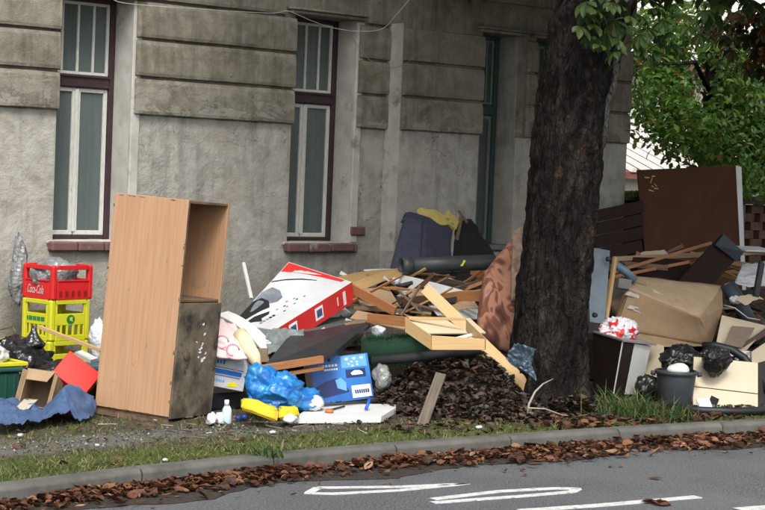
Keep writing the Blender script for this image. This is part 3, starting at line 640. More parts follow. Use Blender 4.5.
tiled(24.0, 30.3, 21.6, 1.95, 24.0, 2.9, 16); tiled(25.5, 36.4, 23.4, 3.6+.55, 28, 6.6, 28)
hd = root('garden_conifer', 'dark green conifer beside the corner of the house', 'shrub', (17.4, 16.0, 0))
leaf_cloud('crown', [(17.35, 16.0, .9, .28, .28, 1.0)], 700, island('conifer_leaf', [(0, (.02,.06,.035)), (1, (.05,.11,.06))], rough=.7), hd, 14, .08, False); tube('trunk', [(17.35,16,0),(17.35,16,1.4)], [.05,.02], BARK, hd, seg=8)
hg = root('hedge', 'dark hedge added behind the openwork bricks to darken their gaps', 'hedge', (19, 14, 0))  # added leaf screen, hides the bright house behind the brick gaps
leaf_cloud('foliage', [(17.3, 14.0, .7, .9, .3, .8), (18.8, 14.0, .7, .9, .3, .8), (20.3, 14.0, .7, .9, .3, .8), (21.8, 14.0, .7, .9, .3, .8)], 2600, LEAFR, hg, 33, .13, False)
leaf_cloud('far_trees', [(33, 20, 3.0, 3.5, 2.0, 3.0), (28, 17.5, 2.0, 2.0, 1.4, 2.0)], 2600, LEAFR, None, 21, .34, False)
o = bpy.data.objects['far_trees']; o['label'] = 'dark mass of trees beyond the garden'; o['category'] = 'trees'

# ================================================================ rubbish: shared materials
VENEER = wood('beech_veneer', (.47,.285,.165), (.37,.215,.12), scale=2.4, k=24, rough=.55, dirt=(.33,.19,.11), dlo=.6, dhi=.9)
VENEER2 = wood('beech_veneer_inside', (.42,.25,.14), (.34,.19,.105), scale=3.2, k=22, rough=.55, dirt=(.10,.07,.05))
GRIME = mat('mouldy_black_door', (.22,.175,.12), (.03,.026,.02), scale=4.2, rough=.8, bump=.4, bscale=30, dirt=(.02,.018,.015), dlo=.54, dhi=.66, dscale=7)
RAWCHIP = mat('raw_chipboard', (.19,.12,.07), (.11,.07,.04), scale=25, rough=.9, bump=.6, dirt=(.045,.032,.022), dlo=.5, dhi=.65)
PINE = wood('pale_pine', (.60,.41,.20), (.50,.33,.15), scale=3.5, rough=.5, dirt=(.28,.18,.09), dlo=.66, dhi=.8)
PINE2 = wood('golden_board', (.46,.30,.13), (.37,.23,.095), scale=4, rough=.55, dirt=(.2,.13,.06))
OLDWOOD = wood('weathered_wood', (.20,.125,.075), (.10,.065,.042), scale=4, rough=.8, dirt=(.05,.038,.028))
ORANGEW = wood('orange_stained_wood', (.42,.19,.075), (.30,.125,.048), scale=4, rough=.5, dirt=(.14,.07,.035), dlo=.62)
GREYW = wood('grey_rotten_wood', (.15,.125,.095), (.075,.062,.048), scale=5, rough=.9, dirt=(.20,.11,.05), dlo=.60)
DARKP = mat('dark_brown_laminate', (.082,.033,.016), (.062,.025,.013), scale=3, spec=.15, rough=.7, bump=.1, dirt=(.07,.04,.026), dlo=.62, dhi=.8)
BLACKP = mat('charcoal_panel', (.028,.029,.032), (.02,.021,.023), scale=5, rough=.38, bump=.1, dirt=(.05,.05,.05), dlo=.6, dhi=.8, rvar=.2)
WHITEP = mat('white_melamine', (.70,.70,.68), (.60,.60,.58), scale=4, rough=.4, bump=.1, dirt=(.45,.42,.36), dlo=.62, dhi=.8)
CREAM = mat('cream_melamine', (.62,.53,.39), (.54,.455,.33), scale=4, rough=.5, bump=.12, dirt=(.26,.20,.13), dlo=.6, dhi=.8)
CARD = mat('brown_cardboard', (.34,.235,.14), (.27,.18,.105), scale=6, rough=.9, bump=.25, bscale=30, dirt=(.15,.10,.06), dlo=.58, dhi=.78)
CARDD = mat('damp_shaded_cardboard', (.20,.14,.09), (.13,.09,.06), scale=6, rough=.9, bump=.25)  # darker card; on the cartons it also paints inner and far-side shade
BLKBAG = mat('black_bin_bag', (.012,.012,.013), (.018,.018,.02), rough=.27, bump=.5, bscale=16, bdist=.02, spec=.6)
BLUEBAG = mat('blue_carrier_bag', (.012,.12,.40), (.03,.27,.55), scale=4, rough=.3, bump=.5, bscale=22, bdist=.012, spec=.6)
WHTBAG = mat('white_carrier_bag', (.74,.75,.77), (.58,.61,.66), scale=5, rough=.5, bump=.5, bscale=22, bdist=.012)
GREYFILM = mat('grey_plastic_film', (.24,.25,.25), (.12,.125,.125), scale=6, rough=.32, bump=.6, bscale=25, bdist=.015, spec=.6)
DENIM = mat('blue_canvas', (.065,.115,.225), (.035,.065,.14), scale=5, rough=.85, bump=.4, bscale=60, dirt=(.12,.155,.22), dlo=.58, dhi=.78)
BEIGECL = mat('beige_canvas', (.50,.45,.36), (.40,.36,.29), rough=.9)
REDPL = mat('red_crate_plastic', (.62,.018,.02), (.50,.014,.016), scale=5, rough=.38, bump=.08, dirt=(.32,.02,.02), dlo=.6, dhi=.85)
YELPL = mat('yellow_crate_plastic', (.58,.58,.025), (.50,.49,.022), scale=5, rough=.4, bump=.08, dirt=(.34,.30,.04), dlo=.62, dhi=.85)
REDBOX = mat('red_glossy_card', (.74,.028,.018), (.66,.022,.016), scale=3, rough=.4, bump=.06)
YEL = mat('yellow_foam', (.74,.54,.025), (.64,.44,.02), scale=5, rough=.75, bump=.3, dirt=(.36,.25,.04), dlo=.6, dhi=.8)
GREENB = mat('dark_green_plastic', (.012,.07,.05), (.01,.05,.038), rough=.5, dirt=(.05,.06,.05), dlo=.6, dhi=.8)
GREENT = mat('green_print', (.01,.20,.05), rough=.5, bump=0); WHT = mat('white_print', (.82,.82,.82), (.76,.76,.77), rough=.5, bump=0)
INK = mat('black_print', (.02,.021,.024), rough=.4, bump=0); GREYP = mat('grey_print', (.22,.24,.27), (.12,.13,.15), scale=9, rough=.45, bump=0)
REDP = mat('red_print', (.60,.03,.03), (.52,.026,.026), rough=.4, bump=0); BLUEP = mat('blue_print', (.015,.10,.42), (.03,.20,.55), scale=3, rough=.4, bump=0)
DBLUEP = mat('navy_print', (.012,.03,.16), rough=.4, bump=0); LBLUEP = mat('light_blue_print', (.16,.42,.74), (.08,.30,.66), scale=6, rough=.4, bump=0)
YELP = mat('yellow_print', (.80,.70,.03), rough=.5, bump=0); PINKP = mat('pink_print', (.74,.30,.36), rough=.6, bump=0)
LBLK = mat('whitish_carton', (.56,.57,.585), (.46,.47,.485), scale=4, rough=.55, bump=.15, bscale=18, dirt=(.42,.40,.36), dlo=.6, dhi=.8)
NAVYF = mat('navy_upholstery', (.046,.050,.078), (.032,.035,.056), scale=20, rough=.95, bump=.3, bscale=160, dirt=(.055,.058,.075), dlo=.55, dhi=.8)
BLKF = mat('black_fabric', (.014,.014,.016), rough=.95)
FOAM = mat('yellow_foam_edge', (.58,.47,.16), (.46,.36,.11), scale=15, rough=.95, bump=.6)
PIPEG = mat('dark_grey_pipe', (.055,.06,.062), (.04,.044,.046), rough=.42, bump=.1, dirt=(.10,.10,.095), dlo=.58, dhi=.8)
BLUEGR = mat('blue_grey_metal', (.16,.20,.235), (.11,.14,.17), scale=5, rough=.5, bump=.15, dirt=(.06,.05,.045), dlo=.62, dhi=.74, dscale=7)
BUCKETM = mat('dark_grey_bucket', (.045,.052,.056), (.035,.04,.044), rough=.5, bump=.1, dirt=(.09,.085,.075), dlo=.6, dhi=.8)
PINKC = mat('pink_padded_cloth', (.72,.47,.49), (.70,.62,.60), scale=4, rough=.85, bump=.25)
CREAMC = mat('cream_cloth', (.66,.60,.40), (.60,.52,.34), rough=.85, bump=.25)
GREYCL = mat('grey_green_tarpaulin', (.19,.215,.205), (.12,.14,.135), scale=5, rough=.5, bump=.35, bscale=25)
def _marble():
    m, t, b = _nodes('brown_patterned_fabric'); o = _obj(t); v = _map(t, o, (1, 1, .55))
    n = _noise(t, v, 6.0, 2, .5, .9)
    c = _ramp(t, n, [(.33, (.05,.018,.011)), (.42, (.14,.052,.03)), (.46, (.28,.125,.078)), (.53, (.32,.155,.10)), (.55, (.13,.048,.028)), (.61, (.18,.07,.042)), (.64, (.38,.20,.135)), (.75, (.11,.042,.025))])
    t.links.new(c, b.inputs['Base Color']); b.inputs['Roughness'].default_value = .9; _bump(t, b, n, .4, .02); return m
MARBLE = _marble()

def film(name, c1, c2, rough, scale, dist, spec=.6, trans=0.0):
    m, t, b = _nodes(name); v = _obj(t); ns = t.nodes.new('ShaderNodeTexNoise'); ns.inputs['Scale'].default_value = 5; ns.inputs['Detail'].default_value = 3; t.links.new(v, ns.inputs['Vector'])
    sc_ = t.nodes.new('ShaderNodeVectorMath'); sc_.operation = 'SCALE'; sc_.inputs[3].default_value = .16; t.links.new(ns.outputs['Color'], sc_.inputs[0]); ad = t.nodes.new('ShaderNodeVectorMath'); ad.operation = 'ADD'; t.links.new(v, ad.inputs[0]); t.links.new(sc_.outputs[0], ad.inputs[1])
    hs_ = []
    for k, st in ((1.0, (1,1,.55)), (2.4, (.6,1,1))):
        vo = t.nodes.new('ShaderNodeTexVoronoi'); vo.inputs['Scale'].default_value = scale*k; t.links.new(_map(t, ad.outputs[0], st), vo.inputs['Vector']); hs_.append(vo.outputs['Distance'])
    h = _math(t, 'ADD', hs_[0], _math(t, 'MULTIPLY', hs_[1], .4))
    c = _mix(t, _step(t, _noise(t, v, 6, 4), .35, .65), c1, c2); t.links.new(c, b.inputs['Base Color']); b.inputs['Roughness'].default_value = rough; b.inputs['Specular IOR Level'].default_value = spec
    _bump(t, b, h, .85, dist)
    if trans:
        tr_ = t.nodes.new('ShaderNodeBsdfTranslucent'); t.links.new(c, tr_.inputs[0]); mx = t.nodes.new('ShaderNodeMixShader'); mx.inputs[0].default_value = trans
        t.links.new(b.outputs[0], mx.inputs[1]); t.links.new(tr_.outputs[0], mx.inputs[2]); t.links.new(mx.outputs[0], t.nodes['Material Output'].inputs[0])
    return m
BLKBAG = film('black_film', (.011,.011,.012), (.018,.018,.02), .26, 13, .022)
BLKSOFT = film('soft_black_film', (.010,.010,.011), (.016,.016,.018), .34, 7, .016, spec=.45)
def _sag(q): q = q.copy(); k = 1-.38*max(0, -q.z-.1)+.15*max(0, q.z); q.x *= k; q.y *= k; q.z *= (1.25 if q.z < 0 else .8); return q
BLUEBAG = film('blue_film', (.012,.12,.42), (.03,.26,.56), .28, 10, .014)
GREYFILM = film('grey_film', (.26,.27,.27), (.13,.135,.135), .3, 14, .02)
WHTBAG = film('white_film', (.72,.73,.75), (.56,.59,.63), .45, 14, .014)
# ================================================================ left group
# ---- bottle crates
def crate(name, label, c, ang, tilt, L, W, H, m, z, kind):
    r = root(name, label, 'crate', (c[0], c[1], z), 'plastic bottle crates stacked against the house')
    Rz = Matrix.Rotation(ang, 3, 'Z') @ Matrix.Rotation(tilt, 3, 'Y'); o = Vector((c[0], c[1], z))
    def T(p): return o+Rz @ Vector(p)
    def b(nm, x0, x1, y0, y1, z0, z1, par=None, mm=None, bev=.004):
        return mesh(nm, [T(p) for p in ((x0,y0,z0),(x1,y0,z0),(x1,y1,z0),(x0,y1,z0),(x0,y0,z1),(x1,y0,z1),(x1,y1,z1),(x0,y1,z1))], BF, mm or m, par or r, R=Rz, bev=bev)
    t = .014; hl, hw = L/2, W/2
    b('base', -hl+t, hl-t, -hw+t, hw-t, .004, .018)
    for sx in (-1, 1):
        for sy in (-1, 1): x0, y0 = sx*hl-(.05 if sx > 0 else 0), sy*hw-(.05 if sy > 0 else 0); b('corner_post', x0, x0+.05, y0, y0+.05, 0, H, bev=.012)
    for side in range(4):
        lo = -(hl if side % 2 == 0 else hw)+.05; hi = -lo; e = (hw if side % 2 == 0 else hl)
        def wb(nm, a0, a1, z0, z1, pr=0.0, bev=.003, mm=None):
            if side == 0: return b(nm, a0, a1, -e-pr, -e+t, z0, z1, bev=bev, mm=mm)
            if side == 1: return b(nm, e-t, e+pr, a0, a1, z0, z1, bev=bev, mm=mm)
            if side == 2: return b(nm, a0, a1, e-t, e+pr, z0, z1, bev=bev, mm=mm)
            return b(nm, -e-pr, -e+t, a0, a1, z0, z1, bev=bev, mm=mm)
        wb('top_rim', lo, hi, H-.035, H, .006); 
        if kind == 'red':
            wb('side_panel', lo, hi, .0, H*.52); wb('middle_rim', lo, hi, H*.52+.001, H*.52+.016, .006)
            if side == 0:
                n = 5
                for k in range(n): a = lo+(hi-lo)*(k+.5)/n; wb('side_slot', a-.016, a+.016, .02, .07, .0015, bev=0, mm=mat('red_shadow_plastic', (.30,.008,.01), rough=.5, bump=0))
        else:
            wb('side_panel', lo, hi, H*.38, H*.66); wb('bottom_rim', lo, hi, 0, .045, .004)
            n = 5
            for k in range(n+1): a = lo+(hi-lo)*(k)/n; wb('slat', a-.010 if 0 < k < n else (a if k == 0 else a-.02), a+.010 if 0 < k < n else (a+.02 if k == 0 else a), .045, H*.38)
            for a in (lo, hi-.018): wb('handle_post', a, a+.018, H*.66, H-.035)
    f0 = frame(T((-hl, hw, 0)), T((-hl, -hw, 0)), T((-hl, hw, H))); f1 = frame(T((-hl, -hw, 0)), T((hl, -hw, 0)), T((-hl, -hw, H)))
    return r, f0, f1
CXY = (7.55, 12.74); CA = radians(8)
cr0, g0, g1 = crate('bottle_crate', 'yellow plastic bottle crate at the bottom of the stack, half hidden by black bag', CXY, CA, 0, .405, .375, .30, YELPL, 0.0, 'yel')
cr1, y0_, y1_ = crate('bottle_crate', 'yellow plastic bottle crate in the middle of the stack under the red one', (CXY[0]+.005, CXY[1]), CA+.01, 0, .405, .375, .33, YELPL, .302, 'yel')
cr2, r0_, r1_ = crate('bottle_crate', 'red plastic soft drink crate with white script on top of the stack', (CXY[0]+.012, CXY[1]), CA+.02, 0, .42, .39, .275, REDPL, .634, 'red')
lettering('brand_script', 'Coca-Cola', r0_, .20, .17, .095, WHT, cr2, shear=.35, width=.20, rot=-.02, bold=.012)
for cr, fa, fb in ((cr1, y0_, y1_), (cr0, g0, g1)):
    for k in range(9): patch('green_letter', fa, rect(.20+k*.068, .47, .20+k*.068+.045+.012*(k%2), .575), GREENT, cr, off=.001)
    patch('round_emblem', fb, [(.5+.105*cos(i*pi/8), .52+.115*sin(i*pi/8)) for i in range(16)], GREENT, cr, off=.001)
    patch('emblem_mark', fb, [(.47,.50), (.55,.46), (.53,.53), (.55,.58), (.48,.57)], YELPL, cr, off=.0035)
bag('plastic_film', (7.53, 12.74, .80), (.17, .15, .14), GREYFILM, seed=3, amp=.24, sub=4, label='crumpled grey plastic film stuffed inside the red crate', cat='plastic film')
def _hang(q): q = q.copy(); q.x += .18*sin(q.z*2.4); return q
bag('plastic_bag', (7.33, 12.97, .82), (.06, .05, .24), GREYFILM, seed=6, amp=.3, sub=4, shape=_hang, label='grey plastic bag hanging down the left side of the crates', cat='plastic bag')
# ---- black bag, white bag, green box, carton, red box, canvas
bag('bin_bag', (6.66, 11.95, .16), (.36, .28, .22), BLKBAG, seed=1, amp=.2, zmin=.0, label='shiny black bin bag with knotted top in front of the crates', cat='bin bag')
kn = bpy.data.objects['bin_bag']
def _cone(q): q = q.copy(); k = max(.2, 1-.75*max(0, q.z+.4)); q.x *= k; q.y *= k; return q
bag('knot', (6.86, 11.88, .40), (.08, .08, .10), BLKBAG, seed=9, amp=.3, sub=3, shape=_cone, parent=kn)
bag('bin_bag', (6.92, 11.5, .11), (.24, .2, .14), BLKBAG, seed=14, amp=.22, zmin=0, label='slumped black bin bag on the ground behind the open carton', cat='bin bag')
bag('carrier_bag', (6.28, 11.6, .33), (.19, .14, .09), WHTBAG, seed=2, amp=.2, sub=4, label='crumpled white bag on the yellow tray at the left edge', cat='carrier bag')
tr = root('tray', 'shallow yellow plastic tray lying on the dark green box', 'tray', (6.3, 11.45, .27))
TA = Vector((6.280, 11.500, 0.219)); TB = Vector((6.504, 11.300, 0.246)); 
box('bottom', 5.90, 6.50, 11.36, 11.66, .272, .282, YELPL, tr); box('rim', 5.89, 6.51, 11.335, 11.358, .272, .30, YELPL, tr); box('rim', 5.89, 6.51, 11.662, 11.68, .272, .30, YELPL, tr); box('rim', 6.49, 6.51, 11.36, 11.66, .283, .30, YELPL, tr)
gb = root('storage_box', 'dark green ribbed plastic box at the left edge under the yellow tray', 'box', (6.2, 11.45, 0))
box('body', 5.9, 6.43, 11.30, 11.66, 0, .235, GREENB, gb, bev=.012); box('lid', 5.88, 6.45, 11.28, 11.68, .236, .268, GREENB, gb, bev=.01)
for k in range(7): box('rib', 5.95+k*.07, 5.97+k*.07, 11.288, 11.302, .03, .22, GREENB, gb)
# open carton facing the street
oc = root('cardboard_box', 'small open brown carton facing the street on the blue canvas', 'box', (6.47, 11.1, 0))
p0, p1, p2 = Vector((6.218, 10.950, 0.054)), Vector((6.351, 10.800, 0.038)), Vector((6.297, 11.050, 0.296))
fr = frame(p0, p1, p2); o, x, y, n, lx, ly = fr; dp = .22
def oq(s, q, d): return o+x*(lx*s)+y*(ly*q)-n*d
def wl(nm, a, b, c, d, mm=CARD, par=oc, t=.005):
    A, B, C_, D = map(Vector, (a, b, c, d)); nn = (B-A).cross(D-A).normalized()*t
    return mesh(nm, [A, B, C_, D, A+nn, B+nn, C_+nn, D+nn], BF, mm, par, R=RM((B-A).normalized(), ((D-A)-(B-A).normalized()*(D-A).dot((B-A).normalized())).normalized()))
wl('back', oq(0,0,dp), oq(1,0,dp), oq(1,1,dp), oq(0,1,dp), CARDD); wl('wall', oq(0,0,0), oq(0,0,dp), oq(0,1,dp), oq(0,1,0)); wl('wall', oq(1,0,0), oq(1,0,dp), oq(1,1,dp), oq(1,1,0))  # back in darker card: shade inside the box put into colour
wl('wall', oq(0,0,0), oq(1,0,0), oq(1,0,dp), oq(0,0,dp)); wl('wall', oq(0,1,0), oq(1,1,0), oq(1,1,dp), oq(0,1,dp))
wl('flap', oq(.03,1.0,0), oq(.97,1.0,0), oq(.86,.66,-.05), oq(.12,.66,-.05)); wl('flap', oq(1.0,.02,0), oq(1.16,.06,-.03), oq(1.16,.88,-.03), oq(1.0,.97,0)); wl('flap', oq(0,.02,0), oq(-.10,.10,-.03), oq(-.10,.95,-.03), oq(0,.97,0))
# red box tilted on its corner
def obox(name, label, cat, p0, p1, p2, dp, m, **kw):
    """solid carton: street face p0 p1 p2 (+ depth away from the street); returns root, front frame, all corner function"""
    f = frame(p0, p1, p2); o, x, y, n, lx, ly = f
    q = lambda s, t, d: o+x*(lx*s)+y*(ly*t)-n*(dp*d)
    V = [q(0,0,0), q(1,0,0), q(1,1,0), q(0,1,0), q(0,0,1), q(1,0,1), q(1,1,1), q(0,1,1)]
    return mesh(name, V, BF, m, R=RM(x, y), bev=.004, label=label, cat=cat, **kw), f, q
rb, f, q = obox('carton', 'bright red box tipped on its corner leaning against the cabinet', 'box', (6.742, 10.950, 0.089), (6.566, 11.100, 0.251), (6.878, 11.000, 0.256), .30, REDBOX)
# blue canvas heap
cloth('canvas_sheet', (5.556, 10.100, 0.030), (6.450, 10.350, -0.013), (6.717, 10.800, 0.045), (5.991, 10.900, 0.059), DENIM, n=90, amp=.085, fr=4.6, seed=4, ground=.0,
      fn=lambda u, v, p: p+Vector((0, 0, .20*max(0, 1-abs(u-.76-.12*(v-.5))/.26)*max(0, 1-abs(v-.45)/.6)-.04*math.exp(-((u-.45)/.2)**2-((v-.75)/.3)**2))), label='crumpled blue canvas sheet with beige stripe spread on the grass', cat='canvas')
cv = bpy.data.objects['canvas_sheet']
cloth('stripe', (5.877, 10.500, 0.022), (5.945, 10.450, 0.018), (6.317, 10.850, 0.033), (6.237, 10.900, 0.031), BEIGECL, n=14, amp=.01, fr=4, seed=2, parent=cv, fn=lambda u, v, p: p+Vector((0, 0, .03+.035*v)))
plank('wooden_lath', (6.993, 12.050, 0.474), (7.090, 11.300, 0.362), .028, .02, PINE, label='thin pale wooden lath lying across the black bag toward the cabinet', cat='lath')
bag('carrier_bag', (7.56, 12.05, .34), (.09, .10, .15), WHTBAG, seed=7, amp=.2, sub=4, label='white bag with faint green print between crates and cabinet', cat='carrier bag')
bag('bin_bag', (7.66, 11.95, .40), (.06, .09, .13), BLKBAG, seed=17, amp=.2, sub=4, label='small black bag squeezed behind the tall cabinet', cat='bin bag')
box('plastic_tub', 7.25, 7.62, 11.72, 12.05, 0, .19, mat('petrol_plastic', (.02,.10,.13), rough=.4), bev=.015, label='petrol blue plastic tub under the white bag behind the red box', cat='tub')
slab('paper_stack', (7.174, 11.700, 0.327), (7.223, 11.550, 0.280), (7.123, 11.600, 0.293), .03, WHITEP, label='stack of white papers on the petrol blue tub', cat='papers')
tube('wire_frame', [(6.568, 11.950, 0.389), (6.626, 12.000, 0.465), (6.779, 12.050, 0.479), (6.750, 11.950, 0.444), (6.557, 11.900, 0.394)], .006, mat('brass_wire', (.24,.17,.05), rough=.4, metal=.7), seg=6, label='bent brass coloured wire frame behind the black bag at the left edge', cat='wire frame')

# ---- tall cabinet
cab_ = root('cabinet', 'tall beech veneer cabinet standing open with a mouldy black lower door', 'cabinet', (7.03, 10.4, 0))
A = Vector((6.665, 10.685, 0)); AB = Vector((.408, -.913, 0)); BC = Vector((.913, .408, 0)); UP = Vector((0,0,1)); CW, CD, CH = .60, .56, 1.545
TILT = Matrix.Rotation(radians(3.3), 3, Vector((.655,.756,0))) @ Matrix.Rotation(radians(-1.0), 3, Vector((.756,-.655,0)))
def ct_(a, b, c): return A+TILT @ (AB*(a*CW)+BC*(b*CD)+UP*c)
def cbox(nm, a0, a1, b0, b1, z0, z1, m, par=cab_, grain='z', bev=.002):
    V = [ct_(a0,b0,z0), ct_(a1,b0,z0), ct_(a1,b1,z0), ct_(a0,b1,z0), ct_(a0,b0,z1), ct_(a1,b0,z1), ct_(a1,b1,z1), ct_(a0,b1,z1)]
    R = RM(TILT @ UP, TILT @ AB) if grain == 'z' else RM(TILT @ AB, TILT @ BC)
    return mesh(nm, V, BF, m, par, R=R, bev=bev)
k = .018
cbox('side_panel', 0, 1, 0, k/CD, .06, CH, VENEER)
cbox('side_panel', 0, 1, 1-k/CD, 1, .0, CH-.004, VENEER2); cbox('back_panel', .0+.003, k/CW, k/CD+.001, 1-k/CD-.001, .04, CH-.003, VENEER2)
cbox('top_panel', .0+.005, .995, k/CD+.001, 1-k/CD-.001, CH-.022, CH-.004, RAWCHIP, grain='x'); cbox('shelf', k/CW+.002, .985, k/CD+.001, 1-k/CD-.001, .845, .863, RAWCHIP, grain='x')
cbox('bottom_panel', k/CW+.002, .985, k/CD+.001, 1-k/CD-.001, .07, .088, RAWCHIP, grain='x')
dr = cbox('door', .988, 1.018, .0+.012, 1.0, .045, .84, GRIME, bev=.003); cbox('plinth', .012, .985, .03, .055, .0, .059, RAWCHIP, grain='x')
cbox('edge_band', 1.0, 1.004, .0+.002, k/CD, .06, CH-.002, RAWCHIP, bev=0)
fc = frame(ct_(0,0,.06), ct_(1,0,.06), ct_(0,0,CH)); rgp = random.Random(14)
for k_ in range(26):
    e_ = k_%4; t_ = rgp.random(); s_, q_ = ((.002, t_), (.992, t_**1.6), (t_, .0015), (t_, .992))[e_]; w_, h_ = (rgp.uniform(.008,.025), rgp.uniform(.006,.03)) if e_ < 2 else (rgp.uniform(.02,.07), rgp.uniform(.003,.008))
    patch('chipped_edge', fc, [(s_+w_*(rgp.random()-.5)*.8+w_*.5*cos(a*1.05)*(1 if e_ != 1 else 1), q_+h_*.5*sin(a*1.05)) for a in range(6)], RAWCHIP, cab_, off=.0003, t=.0004)
for (s_, q_, L_, r_) in ((.30,.55,.05,1.2), (.31,.56,.02,.3), (.62,.30,.06,1.5), (.45,.22,.04,-.8), (.78,.7,.05,1.4), (.2,.12,.05,.2)):
    patch('scratch', fc, [(s_, q_), (s_+L_*cos(r_), q_+L_*.4*sin(r_)), (s_+L_*cos(r_)+.003, q_+L_*.4*sin(r_)+.001), (s_+.005, q_+.001)], RAWCHIP, cab_, off=.0003, t=.0004)
fd = frame(ct_(1.019,.012,.045), ct_(1.019,1.0,.045), ct_(1.019,.012,.84)); rgp = random.Random(4)
for k_ in range(13):
    s, t = rgp.gauss(.60,.07), rgp.gauss(.57,.07); patch('paint_splash', fd, [(s+rgp.uniform(.004,.05)*cos(a*1.05+k_), t+rgp.uniform(.002,.022)*sin(a*1.05+k_)) for a in range(6)], WHT, dr, off=.0003, t=.0004)
plank('white_stick', (9.326, 12.600, 0.931), (9.277, 12.400, 0.634), .028, .02, WHITEP, up=(1,0,0), label='thin white stick standing up against the house wall', cat='stick')

# ================================================================ middle group
# ---- big white and red printed carton
cA_, cB_, cC_, cD_ = Vector((8.308, 10.800, 0.531)), Vector((9.344, 11.150, 0.861)), Vector((8.197, 11.200, 0.543)), Vector((9.041, 11.600, 0.995))
nT = (cB_-cA_).cross(cC_-cA_).normalized(); nT = nT if nT.z > 0 else -nT; dS = Vector((8.628, 10.800, 0.515))*0+(-nT*.17)
def bil(s, t): return (cA_.lerp(cB_, s)).lerp(cC_.lerp(cD_, s), t)
V = []; F = []; N = 10
for j in range(N+1):
    for i in range(N+1): V.append(bil(i/N, j/N))
for j in range(N+1):
    for i in range(N+1): V.append(bil(i/N, j/N)+dS)
M2 = (N+1)**2
for j in range(N):
    for i in range(N): a = j*(N+1)+i; F += [(a, a+1, a+N+2, a+N+1), (M2+a+N+1, M2+a+N+2, M2+a+1, M2+a)]
for i in range(N):
    for a, b in ((i, i+1), (N*(N+1)+i+1, N*(N+1)+i), ((i+1)*(N+1), i*(N+1)), (i*(N+1)+N, (i+1)*(N+1)+N)): F.append((b, a, M2+a, M2+b))
bc = mesh('printed_carton', V, F, LBLK, label='large tilted white carton with red side and a picture of something dark on top', cat='box')
def bpatch(name, poly, m, off=.002, side=False):
    # densify the outline so that the print follows the bent face
    k = len(poly); P_ = []
    for i in range(k):
        for q_ in range(4): s0_, t0_ = poly[i]; s1_, t1_ = poly[(i+1)%k]; P_.append((s0_+(s1_-s0_)*q_/4, t0_+(t1_-t0_)*q_/4))
    yN = (cA_-cC_).normalized()
    f_ = (lambda s, t, d: cA_.lerp(cB_, s)+dS*(1-t)+yN*d) if side else (lambda s, t, d: bil(s, t)+nT*d)
    k = len(P_); V = [f_(s, t, off) for s, t in P_]+[f_(s, t, -.001) for s, t in P_]
    me = [tuple(range(k))]+[(i, (i+1)%k, k+(i+1)%k, k+i) for i in range(k)]
    return mesh(name, V, me, m, bc)
bpatch('red_side', rect(.0,.0,1,1), REDP, .002, True)
bpatch('product_picture', [(.30,.985), (.50,.985), (.60,.90), (.58,.74), (.50,.60), (.42,.60), (.36,.70), (.24,.76), (.20,.88)], GREYP)
bpatch('product_picture', [(.0,.99), (.34,.99), (.42,.90), (.40,.74), (.32,.62), (.24,.70), (.10,.80), (.0,.92)], INK, .004)
bpatch('product_picture', [(.02,.74), (.14,.70), (.26,.54), (.22,.50), (.14,.54), (.10,.46), (.07,.60)], INK, .004)
bpatch('red_border', [(.99,.99), (.84,.99), (.87,.85), (.905,.65), (.93,.40), (.95,.12), (.99,.10)], REDP)
bpatch('black_curve', [(.66,.985), (.68,.985), (.76,.82), (.83,.62), (.87,.42), (.86,.42), (.81,.62), (.74,.82)], INK)
for i in range(9): s, t = .30+.07*(i%5), .30+.10*(i//5)+.05*(i%2); bpatch('small_print', rect(s, t, s+.025, t+.022), (INK, REDP, GREYP)[i%3])
for i in range(5): bpatch('small_print', rect(.06+.035*i, .42-.015*i, .085+.035*i, .47-.015*i), INK if i > 2 else GREYP)
for s0 in (.16, .49):
    bpatch('label', rect(s0, .22, s0+.10, .82), WHT, .004, True)
    for i in range(7): bpatch('barcode_bar', rect(s0+.018+.010*i, .34, s0+.024+.010*i+.003*(i%2), .70), DBLUEP, .006, True)
for i in range(8): bpatch('white_lettering', rect(.86, .14+.085*i, .895, .20+.085*i), WHT, .004, True)
for i in range(6): bpatch('white_lettering', rect(.78, .30+.07*i, .793, .35+.07*i), WHT, .004, True)
for i in range(5): bpatch('white_lettering', rect(.03+.016*i, .30+.05*(i%2), .042+.016*i, .62), WHT, .004, True)
# ---- grey tarp, pink padding, white board
cloth('tarpaulin', (8.189, 10.780, 0.528), (8.550, 10.750, 0.514), (8.282, 10.500, 0.402), (8.003, 10.500, 0.375), GREYCL, n=30, amp=.06, fr=5, seed=8, label='crumpled grey green tarpaulin under the printed carton', cat='tarpaulin')
slab('melamine_sheet', (7.863, 10.950, 0.649), (8.021, 10.550, 0.399), (7.987, 11.050, 0.699), .012, WHITEP, bend=.04, label='bowed whitish panel leaning on the pink padding beside the cabinet', cat='panel')
def _pad(q): return q
cloth('padding', (7.410, 10.350, 0.426), (7.673, 10.300, 0.379), (7.905, 10.750, 0.576), (7.649, 10.700, 0.646), PINKC, n=26, amp=.035, fr=5, seed=21, t=.02, label='pink and white printed padding next to the mouldy door', cat='padding')
pd = bpy.data.objects['padding']
tube('printed_loop', [Vector((7.529, 10.400, 0.503))+Vector((.036*cos(a*.6), -.03*cos(a*.6), .045*sin(a*.6))) for a in range(10)], .006, PINKP, pd, seg=6)
tube('printed_loop', [Vector((7.562, 10.310, 0.453))+Vector((.034*cos(a*.6), -.03*cos(a*.6), .042*sin(a*.6))) for a in range(9)], .006, PINKP, pd, seg=6)
tube('foam_roll', [(7.796, 10.550, 0.538), (7.779, 10.450, 0.476), (7.781, 10.350, 0.391), (7.782, 10.300, 0.324)], [.055, .06, .05, .03], CREAMC, seg=14, label='cream coloured cloth roll hanging beside the pink padding', cat='cloth roll')
